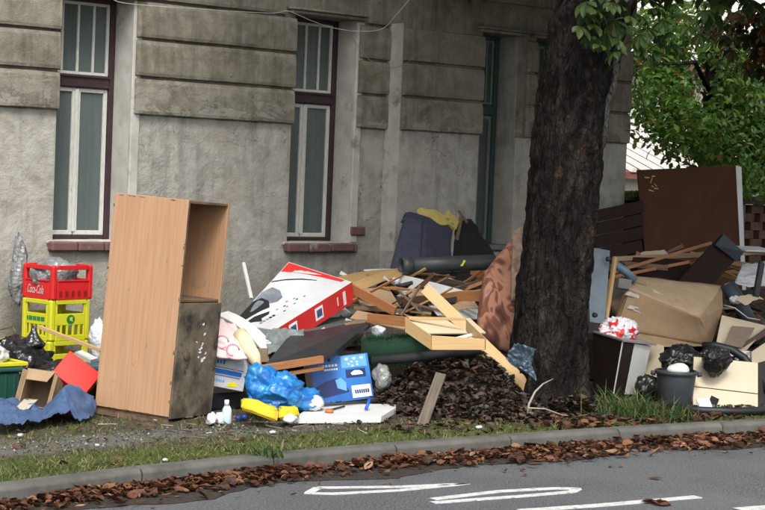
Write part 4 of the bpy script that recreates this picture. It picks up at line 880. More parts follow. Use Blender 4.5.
slab('cardboard_flap', (7.916, 10.620, 0.425), (8.057, 10.550, 0.427), (7.887, 10.550, 0.330), .006, CARDD, label='brown cardboard flap between the cream roll and the dark panel', cat='cardboard')
# ---- detergent box
db, f, q = obox('detergent_box', 'white detergent box with blue stripes beside the mouldy door', 'box', (7.469, 10.480, 0.188), (7.731, 10.400, 0.134), (7.485, 10.480, 0.425), .12, LBLK)
patch('blue_stripe', f, rect(.0,.42,.86,.56), BLUEP, db); patch('blue_stripe', f, rect(.0,.60,.90,.625), BLUEP, db); patch('blue_stripe', f, rect(.0,.36,.84,.385), BLUEP, db)
patch('yellow_flash', f, [(.48,.06), (.80,.10), (.76,.24), (.60,.22)], YELP, db); patch('yellow_flash', f, [(.02,.86), (.16,.90), (.22,.97), (.02,.97)], YELP, db, off=.004)
for i in range(4): patch('blue_letter', f, rect(.04+.085*i, .72, .095+.085*i, .82+.04*(i == 3)), BLUEP, db)
for i in range(7): patch('small_print', f, rect(.03+.06*i, .18, .07+.06*i, .25), LBLUEP, db)
patch('dot', f, [(.66+.045*cos(i*.7), .62+.055*sin(i*.7)) for i in range(9)], PINKP, db, off=.004); patch('grey_print', f, rect(.62,.74,.92,.86), GREYP if False else mat('pale_blue_print', (.48,.58,.68), rough=.5, bump=0), db)
oS, xS, yS = q(1,0,0), (q(1,0,1)-q(1,0,0)), (q(1,1,0)-q(1,0,0)); fs_ = (oS, xS.normalized(), yS.normalized(), xS.normalized().cross(yS.normalized()) if xS.cross(yS).dot(q(1,0,0)-q(0,0,0)) > 0 else yS.normalized().cross(xS.normalized()), xS.length, yS.length)
patch('yellow_flash', fs_, rect(.2,.2,.8,.45), YELP, db); patch('blue_stripe', fs_, rect(0,.5,1,.6), BLUEP, db)
box('dark_crate', 7.48, 7.92, 10.5, 10.78, 0, .12, mat('black_plastic', (.012,.014,.018), rough=.5), bev=.01, label='black plastic box on the ground under the detergent box', cat='box')
# ---- dark table top with wooden edge
tt = root('table_top', 'charcoal table top with a splintered orange wooden edge lying on the heap', 'table top', (8.3, 10.4, .3))
TQ = [(7.608, 10.000, 0.371), (8.257, 10.080, 0.409), (9.220, 10.750, 0.582), (8.415, 10.750, 0.502)]
mesh('panel', [Vector(v) for v in TQ]+[Vector(v)-Vector((0,0,.022)) for v in TQ], BF, BLACKP, tt, bev=.003)
slab('wooden_edge', (7.585, 9.990, 0.324), (8.204, 10.070, 0.361), (7.583, 9.990, 0.376), .03, ORANGEW, tt); slab('wooden_edge', (7.680, 10.020, 0.274), (8.231, 10.100, 0.306), (7.683, 10.020, 0.302), .025, ORANGEW, tt)
slab('under_frame', (8.318, 10.140, 0.357), (9.239, 10.770, 0.533), (8.298, 10.130, 0.395), .02, BLACKP, tt)
slab('charcoal_panel', (8.551, 10.800, 0.494), (9.465, 11.100, 0.562), (9.328, 11.500, 0.571), .02, mat('slate_panel', (.10,.11,.11), (.07,.075,.075), rough=.5), label='slate grey panel under the red side of the printed carton', cat='panel')
slab('white_board', (9.004, 11.150, 0.592), (9.482, 11.300, 0.594), (9.142, 11.300, 0.649), .03, WHITEP, label='white rounded board end showing below the printed carton', cat='board')
# ---- blue appliance box
bb, f, q = obox('blue_carton', 'blue glossy appliance carton with a white label lower right', 'box', (8.043, 10.000, 0.058), (8.815, 10.220, 0.064), (8.013, 10.000, 0.312), .24, BLUEP) if False else (None,None,None)
bb, f, q = obox('blue_carton', 'blue glossy printed carton with a white label in its lower corner', 'box', (8.808, 10.200, 0.060), (8.372, 10.350, 0.012), (8.797, 10.300, 0.390), .16, LBLK)
patch('blue_face', f, rect(.0,.0,1,1), BLUEP, bb); patch('white_label', f, rect(.03,.05,.36,.32), WHT, bb, off=.004)
for i in range(7): patch('navy_letter', f, rect(.07+.036*i, .14, .095+.036*i, .22), DBLUEP, bb, off=.0065)
patch('navy_panel', f, rect(.08,.50,.42,.68), DBLUEP, bb, off=.004); patch('printed_mark', f, [(.13,.55), (.32,.55), (.34,.60), (.27,.65), (.18,.64), (.14,.60)], WHT, bb, off=.0065)
patch('light_panel', f, rect(.04,.72,.48,.98), LBLUEP, bb, off=.004)
for i in range(3): patch('icon', f, [(.12+.13*i+.03*cos(a), .91+.03*sin(a)) for a in range(6)], WHT, bb, off=.0065)
for i in range(5): patch('icon', f, [(.27+.08*cos(i*1.25)+.02*cos(a), .80+.05*sin(i*1.25)+.02*sin(a)) for a in range(6)], WHT, bb, off=.0065)
for i in range(6): patch('white_letter', f, rect(.55+.055*i, .78, .59+.055*i, .83), WHT, bb, off=.004); patch('white_letter', f, rect(.55+.04*i, .70, .58+.04*i, .74), WHT, bb, off=.004)
patch('printed_picture', f, [(.40,.20), (.62,.16), (.98,.10), (.99,.36), (.80,.46), (.62,.52), (.50,.50), (.47,.38)], DBLUEP, bb, off=.004); patch('printed_picture', f, [(.45,.22), (.60,.30), (.62,.48), (.52,.52), (.44,.40)], LBLUEP, bb, off=.0065)
# ---- bags and small things at the front
bag('carrier_bag', Vector((7.702, 9.950, 0.182)), (.19, .15, .13), BLUEBAG, seed=5, amp=.24, zmin=.0, label='crumpled bright blue plastic bag behind the yellow foam', cat='carrier bag')
bag('carrier_bag', Vector((7.587, 10.000, 0.245)), (.11, .11, .12), BLUEBAG, seed=25, amp=.26, zmin=.0, sub=4, label='smaller blue plastic bag bulging up next to the detergent box', cat='carrier bag')
bag('carrier_bag', Vector((7.928, 9.950, 0.128)), (.14, .11, .08), BLUEBAG, seed=28, amp=.26, zmin=.0, sub=4, label='flat tail of blue plastic bag spreading toward the white board', cat='carrier bag')
def soft_block(lab, quad, th, seed):
    f4 = [Vector(v) for v in quad]; dv = Vector((.5, .75, 0))*th; bm = bmesh.new(); vs = [bm.verts.new(v) for v in f4+[v+dv for v in f4]]
    for q_ in BF: bm.faces.new([vs[i] for i in q_])
    bmesh.ops.bevel(bm, geom=list(bm.edges), offset=.012, segments=2, affect='EDGES'); bmesh.ops.triangulate(bm, faces=bm.faces); bmesh.ops.subdivide_edges(bm, edges=[e for e in bm.edges if e.calc_length() > .03], cuts=3, use_grid_fill=True)
    V = [v.co+Vector((noise.noise(v.co*9), noise.noise(v.co*9+Vector((5,0,0))), noise.noise(v.co*9+Vector((0,5,0)))))*.016 for v in bm.verts]; bm.verts.index_update(); F = [tuple(v.index for v in f_.verts) for f_ in bm.faces]; bm.free()
    return mesh('foam_block', V, F, YEL, smooth=True, label=lab, cat='foam block')
soft_block('bent yellow foam block lying on the grass in front of the blue bag', [(7.215, 9.720, 0.112), (7.370, 9.520, 0.054), (7.397, 9.550, 0.137), (7.243, 9.740, 0.189)], .16, 1)
soft_block('smaller yellow foam end to the right of the bent yellow block', [(7.440, 9.600, 0.046), (7.636, 9.620, 0.059), (7.639, 9.640, 0.126), (7.460, 9.620, 0.131)], .12, 2)
bag('paper', Vector((7.542, 9.600, 0.054)), (.05, .04, .03), WHTBAG, seed=31, amp=.25, sub=3, zmin=0, label='crumpled grey white paper beside the yellow foam', cat='paper')
# bottle
bt = root('spray_bottle', 'pale blue and white bottle standing against the mouldy door', 'bottle', (7.222, 9.896, 0.000))
bp = Vector((7.228, 9.893, 0.000)); BW = mat('pale_bottle', (.55,.68,.76), (.45,.58,.68), rough=.35, bump=0)
tube('body', [bp+Vector((-.005*i*.3, 0, z)) for i, z in enumerate((0, .01, .10, .125))], [.028, .032, .032, .018], BW, bt, seg=16); tube('cap', [bp+Vector((-.006, 0, .126)), bp+Vector((-.008, 0, .165))], [.017, .016], WHITEP, bt, seg=14)
for i, (u, v, s) in enumerate(((216, 421, .05), (209, 424, .045))): bag('paper', Vector((7.219, 9.949, 0.000))+Vector((-.07*i-.02, -.02, .03)), (.04, .035, .04), WHTBAG, seed=40+i, amp=.3, sub=3, zmin=0, label=('white crumpled tissue at the foot of the mouldy door', 'second white crumpled tissue left of the pale bottle')[i], cat='tissue')
for i, (px, lab) in enumerate((((7.384, 9.979, 0.000), 'small dark blue cap on the ground near the pale bottle'), ((7.452, 10.001, 0.000), 'small dark blue cap on the ground left of the yellow foam'), ((7.340, 10.214, 0.000), 'small dark blue cap half hidden by the mouldy door'))):
    px = Vector(px); tube('blue_stopper', [px, px+Vector((0, 0, .03)), px+Vector((0,0,.036))], [.022, .022, .015], mat('blue_cap', (.02,.05,.25), rough=.4, bump=0), seg=12, label=lab, cat='stopper')
# white board and what lies on it
slab('white_board', (7.466, 9.480, 0.047), (8.087, 9.250, 0.046), (7.994, 9.950, 0.067), .035, WHITEP, label='thick white board lying flat in front of the blue carton', cat='board') if False else None
wb_ = [Vector((7.639, 9.677, 0.000)), Vector((8.237, 9.453, 0.000)), Vector((8.811, 9.893, 0.000)), Vector((8.252, 10.200, -0.000))]
mesh('white_board', [v+Vector((0,0,.004)) for v in wb_]+[v+Vector((0,0,.05)) for v in wb_], BF, WHITEP, bev=.003, label='thick white board lying flat on the ground in front of the blue carton', cat='board')
c_ = Vector((7.972, 9.872, 0.000)); bag('polystyrene_lump', c_+Vector((0,0,.105)), (.07,.06,.055), WHITEP, seed=33, amp=.12, sub=3, zmin=.052, label='round white polystyrene lump on the flat white board', cat='polystyrene')
c_ = Vector((8.007, 9.747, 0.000)); tube('orange_puck', [c_+Vector((0,0,.052)), c_+Vector((0,0,.075))], [.03,.03], mat('orange_lid', (.55,.16,.05), rough=.5, bump=0), seg=16, label='small orange screw lid on the flat white board', cat='lid')
tube('rod', [Vector((8.157, 10.012, 0.000))+Vector((0,0,.066)), Vector((8.678, 10.010, 0.000))+Vector((0,0,.066))], .011, LEAD, seg=8, label='black rod lying along the back of the flat white board', cat='rod')
tube('rod', [Vector((8.019, 9.796, 0.000))+Vector((0,0,.058)), Vector((8.273, 9.903, 0.000))+Vector((0,0,.062))], .007, LEAD, seg=8, label='short black stick lying across the flat white board', cat='rod')
tube('marker_pen', [Vector((8.382, 9.750, 0.136)), Vector((8.339, 9.720, 0.099)), Vector((8.305, 9.700, 0.067))], [.012, .013, .012], mat('pen_blue', (.02,.12,.55), rough=.35, bump=0), seg=10, label='blue marker pen propped behind the flat white board', cat='pen')

# ---- centre of the heap: boards
GOLD = PINE2
slab('veneer_sheet', (9.726, 11.900, 0.829), (10.819, 11.900, 0.883), (9.487, 11.500, 0.801), .008, GOLD, bend=.05, label='long golden veneer sheet arching over the top of the heap', cat='veneer sheet')
slab('veneer_sheet', (9.580, 11.300, 0.782), (10.815, 11.700, 0.923), (9.789, 11.500, 0.849), .008, GOLD, bend=.04, label='curved golden veneer strip right of the red carton', cat='veneer sheet')
slab('board', (9.212, 11.000, 0.585), (9.438, 10.600, 0.527), (9.313, 11.100, 0.646), .015, CARD, label='brown cardboard strip running toward the broken drawer', cat='board')
slab('board', (9.460, 11.150, 0.664), (9.828, 11.100, 0.661), (9.623, 11.300, 0.798), .015, CARD, label='brown carton side behind the crossed sticks', cat='board')
plank('board', (9.134, 10.700, 0.612), (9.154, 10.250, 0.621), .075, .02, ORANGEW, label='reddish brown board end butting against the broken drawer', cat='board')
plank('stick', (9.612, 10.900, 0.820), (9.737, 10.700, 0.615), .018, .014, OLDWOOD, label='thin brown stick, left one of the crossed pair', cat='stick')
plank('stick', (9.544, 10.750, 0.615), (9.827, 10.850, 0.845), .022, .016, OLDWOOD, label='thin brown stick, right one of the crossed pair', cat='stick')
plank('stick', (9.691, 10.800, 0.705), (9.932, 10.700, 0.652), .02, .016, OLDWOOD, label='short brown stick lying flat behind the crossed pair', cat='stick')
plank('stick', (9.484, 11.400, 0.726), (10.846, 11.600, 0.868), .03, .02, ORANGEW, label='long brown strip lying on the veneer below the pipe', cat='stick')
slab('melamine_sheet', (10.083, 11.450, 0.807), (10.980, 11.350, 0.752), (10.639, 11.900, 0.875), .012, WHITEP, bend=.03, label='bowed white panel lying on top of the heap under the pipe', cat='panel')
slab('melamine_sheet', (10.121, 10.950, 0.594), (10.677, 10.900, 0.544), (10.321, 11.150, 0.699), .012, WHITEP, label='white panel behind the diagonal pine board', cat='panel')
plank('brown_board', (10.502, 11.200, 0.778), (11.131, 11.300, 0.887), .03, .02, OLDWOOD, label='brown strip slanting across the white panel to the patterned cushion', cat='board')
slab('hardboard_sheet', (10.116, 11.050, 0.702), (10.851, 11.000, 0.660), (10.270, 11.200, 0.798), .02, BLACKP, label='black panel edge sandwiched between the white panels', cat='panel')
tube('black_hose', [(10.035, 11.500, 0.838), (10.041, 11.350, 0.806), (10.356, 11.450, 0.839), (10.570, 11.300, 0.804), (11.077, 11.300, 0.764)], .02, LEAD, seg=10, label='black hose snaking under the bowed white panel', cat='hose')
# broken pine drawer
dw = root('broken_drawer', 'broken pale pine drawer frame lying on the dark leaves', 'drawer', (9.3, 10.0, .4))
slab('back_board', (9.204, 10.320, 0.644), (9.790, 10.220, 0.640), (9.116, 10.100, 0.551), .014, wood('inner_pine', (.66,.52,.36), (.58,.44,.29), scale=4), dw)
def hexa(nm, F4, dv, m, par, **kw):
    A4 = [Vector(v) for v in F4]; d = Vector(dv); xx = (A4[1]-A4[0]).normalized(); yy = (A4[3]-A4[0]); yy = (yy-xx*yy.dot(xx)).normalized()
    return mesh(nm, A4+[v+d for v in A4], BF, m, par, R=RM(xx, yy), bev=.002, **kw)
bk = (.010, .012, -.002)
hexa('side_board', [(8.915, 10.000, 0.574), (8.928, 9.720, 0.466), (8.922, 9.720, 0.577), (8.909, 10.000, 0.682)], (.012, .012, 0), PINE, dw)
hexa('front_board', [(8.933, 9.720, 0.466), (9.267, 9.500, 0.477), (9.262, 9.500, 0.559), (8.927, 9.720, 0.574)], bk, PINE, dw)
hexa('side_board', [(9.399, 9.850, 0.582), (9.268, 9.490, 0.478), (9.263, 9.490, 0.560), (9.394, 9.850, 0.673)], bk, PINE, dw)
hexa('rail', [(9.170, 10.280, 0.633), (9.538, 10.000, 0.645), (9.536, 10.000, 0.668), (9.168, 10.280, 0.660)], bk, PINE, dw)
slab('pine_board', (9.462, 10.450, 0.832), (9.742, 9.550, 0.140), (9.504, 10.450, 0.926), .018, PINE, label='long diagonal pale pine board leaning through the broken drawer', cat='board')
slab('white_strip', (9.015, 9.720, 0.530), (9.357, 9.750, 0.577), (9.007, 9.700, 0.510), .012, WHITEP, label='short white strip lying inside the broken drawer', cat='strip')
# artificial grass roll
ag = root('artificial_turf', 'dark green artificial turf roll under the broken drawer', 'turf', (8.9, 10.5, .2))
TURFM = mat('turf_backing', (.008,.035,.018), rough=.95)
pts = [Vector((9.012, 10.600, 0.359)), Vector((9.168, 10.450, 0.377)), Vector((9.324, 10.300, 0.410)), Vector((9.515, 10.200, 0.437))]
tube('backing', pts, .10, TURFM, ag, seg=16)
V = []; F = []; rg = random.Random(2)
for kk in range(5000):
    t = rg.random()*3; i = min(2, int(t)); c = pts[i].lerp(pts[i+1], t-i); a = rg.uniform(0, 2*pi); d = Vector((0, cos(a), sin(a))); s = Vector((1,0,0)); p = c+d*.098; b = len(V)
    tip = d*rg.uniform(.02,.045)+Vector((rg.uniform(-.02,.02), rg.uniform(-.02,.02), rg.uniform(-.02,.02))); V += [p-s*.003, p+s*.003, p+tip]; F.append((b, b+1, b+2))
mesh('turf_blades', V, F, island('turf_blade', [(0, (.008,.05,.022)), (1, (.025,.13,.055))], rough=.6), ag, kind='stuff')
tube('black_pipe', [(8.688, 10.100, 0.354), (8.931, 9.950, 0.383), (9.243, 9.850, 0.420), (9.448, 9.750, 0.446)], .035, mat('sooty_pipe', (.012,.012,.013), rough=.8, bump=.4), seg=12, label='sooty black pipe lying on the dark leaves in front of the turf', cat='pipe')
# sofa remains near the wall
sf = root('armchair', 'upturned navy upholstered armchair with torn yellow foam against the house wall', 'armchair', (12.0, 12.4, .6))
def cushion(nm, quad, th, m, par, amp=.01, n=14, **kw):
    A, B, C_, D = map(Vector, quad); nn = (B-A).cross(D-A).normalized()
    if nn.dot(A-Vector((0,0,1.75))) > 0: nn = -nn
    V = []; F = []
    for side in (0, 1):
        for j in range(n+1):
            for i in range(n+1):
                u, v = i/n, j/n; p = A.lerp(B, u).lerp(D.lerp(C_, u), v); e = min(u, 1-u, v, 1-v); puff = min(1, e*7)**.5
                d = (th/2*(.35+.65*puff))*(1 if side == 0 else -1)+amp*noise.noise(p*6); V.append(p+nn*(d-th/2))
    N = (n+1)**2
    for j in range(n):
        for i in range(n): a = j*(n+1)+i; F += [(a, a+1, a+n+2, a+n+1), (N+a+n+1, N+a+n+2, N+a+1, N+a)]
    for i in range(n):
        for a, b in ((i, i+1), (n*(n+1)+i+1, n*(n+1)+i), ((i+1)*(n+1), i*(n+1)), (i*(n+1)+n, (i+1)*(n+1)+n)): F.append((b, a, N+a, N+b))
    return mesh(nm, V, F, m, par, smooth=True, **kw)
cushion('back_cushion', [(10.382, 11.900, 0.850), (10.649, 11.750, 0.859), (10.915, 12.050, 1.370), (10.784, 12.150, 1.418)], .14, NAVYF, sf)
cushion('seat_cushion', [(10.625, 11.750, 0.850), (11.234, 11.950, 0.868), (11.445, 12.200, 1.269), (10.904, 12.050, 1.352)], .14, NAVYF, sf)
cushion('arm_roll', [(10.730, 12.100, 1.374), (11.435, 12.200, 1.222), (11.631, 12.400, 1.280), (10.940, 12.300, 1.433)], .10, NAVYF, sf)
slab('foam', (11.163, 12.280, 1.317), (11.539, 12.300, 1.256), (11.305, 12.400, 1.416), .05, FOAM, sf, wav=.05, bend=.02)
slab('foam', (11.455, 12.340, 1.374), (11.564, 12.300, 1.265), (11.546, 12.400, 1.430), .04, FOAM, sf, wav=.04)
cloth('cover', (11.340, 12.100, 0.811), (12.065, 12.300, 1.002), (11.918, 12.500, 1.345), (11.629, 12.400, 1.318), BLKF, n=24, amp=.03, fr=4, seed=3, t=.01, parent=sf)
plank('frame_stick', (11.552, 12.280, 1.154), (11.698, 12.380, 1.376), .035, .02, OLDWOOD, up=(1,0,0), parent=sf); plank('frame_stick', (11.703, 12.300, 1.323), (11.722, 12.450, 1.430), .02, .02, OLDWOOD, up=(1,0,0), parent=sf)
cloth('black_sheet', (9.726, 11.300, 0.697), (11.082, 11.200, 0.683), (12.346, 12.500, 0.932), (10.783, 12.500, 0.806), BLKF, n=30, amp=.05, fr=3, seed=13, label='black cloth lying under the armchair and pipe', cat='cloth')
dp_ = tube('drainpipe', [(10.221, 11.500, 0.965), (10.606, 11.350, 0.991), (10.989, 11.200, 1.017)], .068, PIPEG, seg=24, inner=.006, label='dark grey plastic drainpipe lying on top of the heap, open end left', cat='pipe')
tube('socket', [(10.184, 11.510, 0.963), (10.272, 11.480, 0.968)], .076, PIPEG, dp_, seg=24, inner=.006)
patch('yellow_mark', frame((10.617, 11.235, 0.981), (10.667, 11.225, 0.981), (10.638, 11.235, 1.033)), [(0,0), (.4,0), (1,.9), (.7,1), (.4,.4)], YELP, dp_, off=.012)
# patterned cushion
mt = root('patterned_cushion', 'tall brown marbled upholstered cushion standing against the tree trunk', 'cushion', (10.0, 10.4, .2))
cushion('upholstery', [(9.894, 10.250, 0.460), (10.186, 10.020, 0.354), (10.427, 10.300, 1.384), (10.069, 10.350, 1.008)], .16, MARBLE, mt, amp=.03, n=24)
cushion('torn_edge', [(10.147, 10.120, 0.784), (10.220, 10.080, 0.786), (10.429, 10.280, 1.402), (10.306, 10.300, 1.318)], .05, mat('torn_backing', (.16,.075,.05), (.34,.26,.2), scale=12, rough=.9), mt, amp=.03)
# blue grey sheet near trunk
cloth('plastic_sheet', (9.562, 9.550, 0.371), (9.605, 9.300, 0.232), (9.661, 9.380, 0.461), (9.627, 9.580, 0.487), mat('slate_blue_plastic', (.03,.05,.075), (.06,.09,.12), scale=8, rough=.3, bump=.5, spec=.6), n=36, amp=.10, fr=6, seed=5, label='slate blue plastic sheet crumpled at the foot of the trunk', cat='plastic sheet')
plank('rotten_plank', (8.395, 9.200, 0.013), (8.759, 9.420, 0.337), .075, .022, GREYW, up=(1,-.8,0), label='grey rotten plank leaning upright against the heap of dark leaves', cat='plank')
bag('crumpled_bag', Vector((8.662, 9.950, 0.253)), (.07, .06, .08), GREYFILM, seed=51, amp=.25, sub=3, label='small crumpled grey film right of the blue carton', cat='plastic film')

# ---- heap of dark leaves (nobody could count them)
DLEAF = island('dark_wet_leaf', [(0, (.012,.009,.007)), (.45, (.028,.019,.013)), (.78, (.055,.035,.023)), (.95, (.10,.058,.032)), (1, (.20,.10,.045))], rough=.55, spec=.4)
RLEAF = island('rust_leaf', [(0, (.035,.016,.010)), (.35, (.09,.034,.019)), (.7, (.165,.064,.032)), (.92, (.26,.115,.055)), (1, (.42,.28,.17))], rough=.6, spec=.3, trans=.12)
def litter_leaf(V, F, p, L, rg, tilt=.5):
    a = rg.uniform(0, 2*pi); d = Vector((cos(a), sin(a), rg.uniform(-tilt, tilt))).normalized(); n = Vector((rg.gauss(0, tilt*.7), rg.gauss(0, tilt*.7), 1)).normalized(); s = d.cross(n).normalized(); n = s.cross(d); b = len(V)
    W = L*rg.uniform(.18, .40); c = rg.uniform(.02, .5)*W*1.6; e = rg.uniform(-.22, .40)*L; tw = rg.uniform(-.5, .5); asym = rg.uniform(.7, 1.1)
    for t, wv in ((-.62, .03), (-.45, .10), (-.25, .72), (.0, 1.0), (.25, .80), (.42, .38), (.55, .02)):
        m = p+d*(t*L)+n*(e*(t*t*2)); k = tw*t
        V.extend([m-s*W*wv+n*(c*wv+k*W*wv), m-n*(.03*L*wv), m+s*W*wv*asym+n*(c*wv*asym-k*W*wv)])
    for i in range(6):
        k = b+3*i; F.extend([(k, k+1, k+4, k+3), (k+1, k+2, k+5, k+4)])
HC = Vector((9.312, 9.850, 0.122)); HC.z = 0
def heap_z(x, y):
    u = (x-HC.x)*.756-(y-HC.y)*.655; v = (x-HC.x)*.655+(y-HC.y)*.756      # along the picture / away
    z = .34*math.exp(-(abs(u/.37)**2.2)-(abs((v-.10)/.42)**2.4))+.13*math.exp(-((u-.33)/.26)**2-((v+.02)/.42)**2)+.10*math.exp(-((u+.33)/.25)**2-((v-.1)/.4)**2)
    return z*(1+.25*noise.noise((x*4, y*4, 1)))
V = []; F = []; N = 60
for j in range(N+1):
    for i in range(N+1):
        x = HC.x-1.3+2.6*i/N; y = HC.y-1.3+2.6*j/N; V.append(Vector((x, y, heap_z(x, y)-.03+.012*noise.noise((x*12, y*12, 4)))))
for j in range(N):
    for i in range(N):
        a = j*(N+1)+i
        if max(V[a].z, V[a+1].z, V[a+N+2].z, V[a+N+1].z) > -.012 and V[a].y > kerb_y(V[a].x)+.16: F.append((a, a+1, a+N+2, a+N+1))
rg = random.Random(77)
for k in range(14000):
    x = HC.x+rg.uniform(-1.25, 1.25); y = HC.y+rg.uniform(-1.25, 1.25); z = heap_z(x, y)
    if (z < .015 and rg.random() > .10) or y < kerb_y(x)+.16: continue
    litter_leaf(V, F, Vector((x, y, z+rg.uniform(-.01, .03))), rg.uniform(.03, .078), rg, .75)
mesh('leaf_heap', V, F, DLEAF, smooth=True, kind='stuff', label='heap of dark rotting leaves and soil under the broken drawer', cat='leaf heap')
# fallen leaves round the trunk and along the gutter
V = []; F = []; rg = random.Random(78)
for k in range(7200):
    x = rg.uniform(3.6, 13.5)
    if noise.noise((x*1.9, 4, 4)) < -.12 and rg.random() < .6: continue
    e = abs(rg.gauss(.03, .105))+.012; 
    if x > 8.0 and rg.random() < .35: e += rg.random()*.3
    top = max(0, .035-.12*e)*(1.1+.8*noise.noise((x*2.2, 0, 0)))
    litter_leaf(V, F, Vector((x, kerb_y(x)-e, -.108+top*rg.random()+.012)), rg.choice((.022, .034, .046, .06, .085))*rg.uniform(.8, 1.2), rg, .5)
for k in range(110):
    x = rg.uniform(4.5, 12.5); litter_leaf(V, F, Vector((x, kerb_y(x)-.2-abs(rg.gauss(0,.3)), -.108)), rg.uniform(.02, .05), rg, .3)
for k in range(500):
    x = rg.uniform(9.2, 11.6); y = rg.uniform(kerb_y(x)+.12, 9.9); litter_leaf(V, F, Vector((x, y, .012)), rg.uniform(.05, .10), rg, .5)
for k in range(160):
    x = rg.uniform(5, 12.5); y = rg.uniform(kerb_y(x)+.12, 10.2); litter_leaf(V, F, Vector((x, y, .012)), rg.uniform(.03, .08), rg, .4)
mesh('gutter_leaves', V, F, RLEAF, smooth=True, kind='stuff', label='rust brown fallen leaves drifted along the gutter', cat='leaves')
V = []; F = []
for k in range(900):
    x = rg.uniform(9.3, 13.2); y = kerb_y(x)+.11+rg.random()*1.4; litter_leaf(V, F, Vector((x, y, .008)), rg.uniform(.04, .09), rg, .45)
for k in range(260):
    a = rg.uniform(pi, 2*pi+.4); r = .33+abs(rg.gauss(0, .13)); litter_leaf(V, F, Vector((9.99+r*cos(a), 9.62+r*sin(a), .02+max(0, .10-.3*(r-.33))*rg.random())), rg.uniform(.05, .10), rg, .6)
mesh('leaf_litter', V, F, DLEAF, smooth=True, kind='stuff', label='dark damp leaf litter on the soil round the trunk', cat='leaves')
for (p, L, lab) in (((8.761, 7.394, -0.120), .13, 'single pale brown leaf lying on the road near the gutter'), ((8.106, 6.794, -0.120), .16, 'brown leaf cluster lying on the road at the bottom edge')):
    V = []; F = []; p = Vector(p)
    for k in range(1 if L < .15 else 4): litter_leaf(V, F, p+Vector((rg.uniform(-.05,.05)*(k > 0), rg.uniform(-.04,.04)*(k > 0), .012)), L*.7, rg, .10)
    mesh('fallen_leaf', V, F, RLEAF, label=lab, cat='leaf')
# grass
GRASS = island('grass_blade', [(0, (.055,.095,.02)), (.4, (.09,.145,.03)), (.7, (.15,.18,.05)), (.85, (.27,.24,.11)), (1, (.42,.35,.2))], rough=.7, spec=.2, trans=.2)
def blade(V, F, p, h, rg, wd=.004, lean=.5):
    a = rg.uniform(0, 2*pi); s = Vector((cos(a), sin(a), 0))*wd; l = Vector((rg.gauss(0, lean), rg.gauss(0, lean), 1)).normalized(); b = len(V)
    m = p+l*h*.55; t = p+l*h+Vector((l.x, l.y, -.25))*h*.35; V.extend([p-s, p+s, m+s*.7, m-s*.7, t]); F.extend([(b, b+1, b+2, b+3), (b+3, b+2, b+4)])
V = []; F = []; rg = random.Random(6)
for k in range(85000):
    x = rg.uniform(3.8, 12.2); d = rg.random()**1.1*2.0; y = kerb_y(x)+.10+d
    dens = (1 if d < .68 else .24 if d < 1.1 else .42 if d < 1.75 else .15)*(.55+.9*noise.noise((x*2.4, y*2.4, 0)))
    if x > 8.2: dens *= .45
    if x > 9.6: dens *= .5
    if (x-9.99)**2+(y-9.65)**2 < .13: continue
    if rg.random() > dens: continue
    blade(V, F, Vector((x, y, -.012)), rg.uniform(.018, .055)*(1.15 if d < .3 else 1), rg, .0032, .8)
mesh('verge_grass', V, F, GRASS, kind='stuff', label='short patchy grass on the verge along the kerb', cat='grass')
GRASSL = island('lush_grass_blade', [(0, (.04,.09,.02)), (.5, (.07,.15,.035)), (.8, (.13,.19,.055)), (.9, (.25,.22,.11)), (1, (.32,.26,.15))], rough=.5, spec=.35, trans=.3)
V = []; F = []
cA, cB = Vector((10.226, 9.203, 0.000)), Vector((10.410, 8.649, 0.000))
for k in range(1000):
    t = rg.random(); p = cA.lerp(cB, t)+Vector((rg.gauss(0, .13), rg.gauss(0, .12), -.01))
    if p.y < kerb_y(p.x)+.12: p.y = kerb_y(p.x)+.13+rg.random()*.1
    blade(V, F, p, rg.choice((.06, .10, .15, .22, .27))*rg.uniform(.8, 1.2)*(1-.25*t), rg, .005, .65)
mesh('grass_tuft', V, F, GRASSL, kind='stuff', label='lush green grass tuft right of the trunk', cat='grass')
for (pp, n_, lab) in (((7.215, 10.948, 0.000), 0, ''), ((9.699, 9.378, 0.000), 90, 'small green weed at the foot of the trunk on its left'), ((6.678, 8.703, 0.000), 40, 'tiny green weed on the kerb strip near the yellow foam')):
    if not n_: continue
    V = []; F = []
    for k in range(n_): blade(V, F, Vector(pp)+Vector((rg.gauss(0, .05), rg.gauss(0, .05), -.01)), rg.uniform(.05, .14), rg, .008, .6)
    mesh('weed', V, F, GRASSL, label=lab, cat='weed')
TW = mat('pale_twig', (.35,.31,.25), rough=.8)
tube('twig', [(9.381, 9.150, 0.018), (9.396, 9.150, 0.112), (9.453, 9.150, 0.198), (9.534, 9.150, 0.253), (9.637, 9.150, 0.285)], [.009,.009,.008,.006,.003], TW, seg=7, label='pale bent twig standing in front of the trunk', cat='twig')
tube('twig', [(9.357, 9.120, 0.089), (9.514, 9.100, 0.076), (9.644, 9.050, 0.030), (9.839, 9.050, 0.004)], [.006,.006,.005,.003], TW, seg=7, label='thin pale twig lying on the ground in front of the trunk', cat='twig')
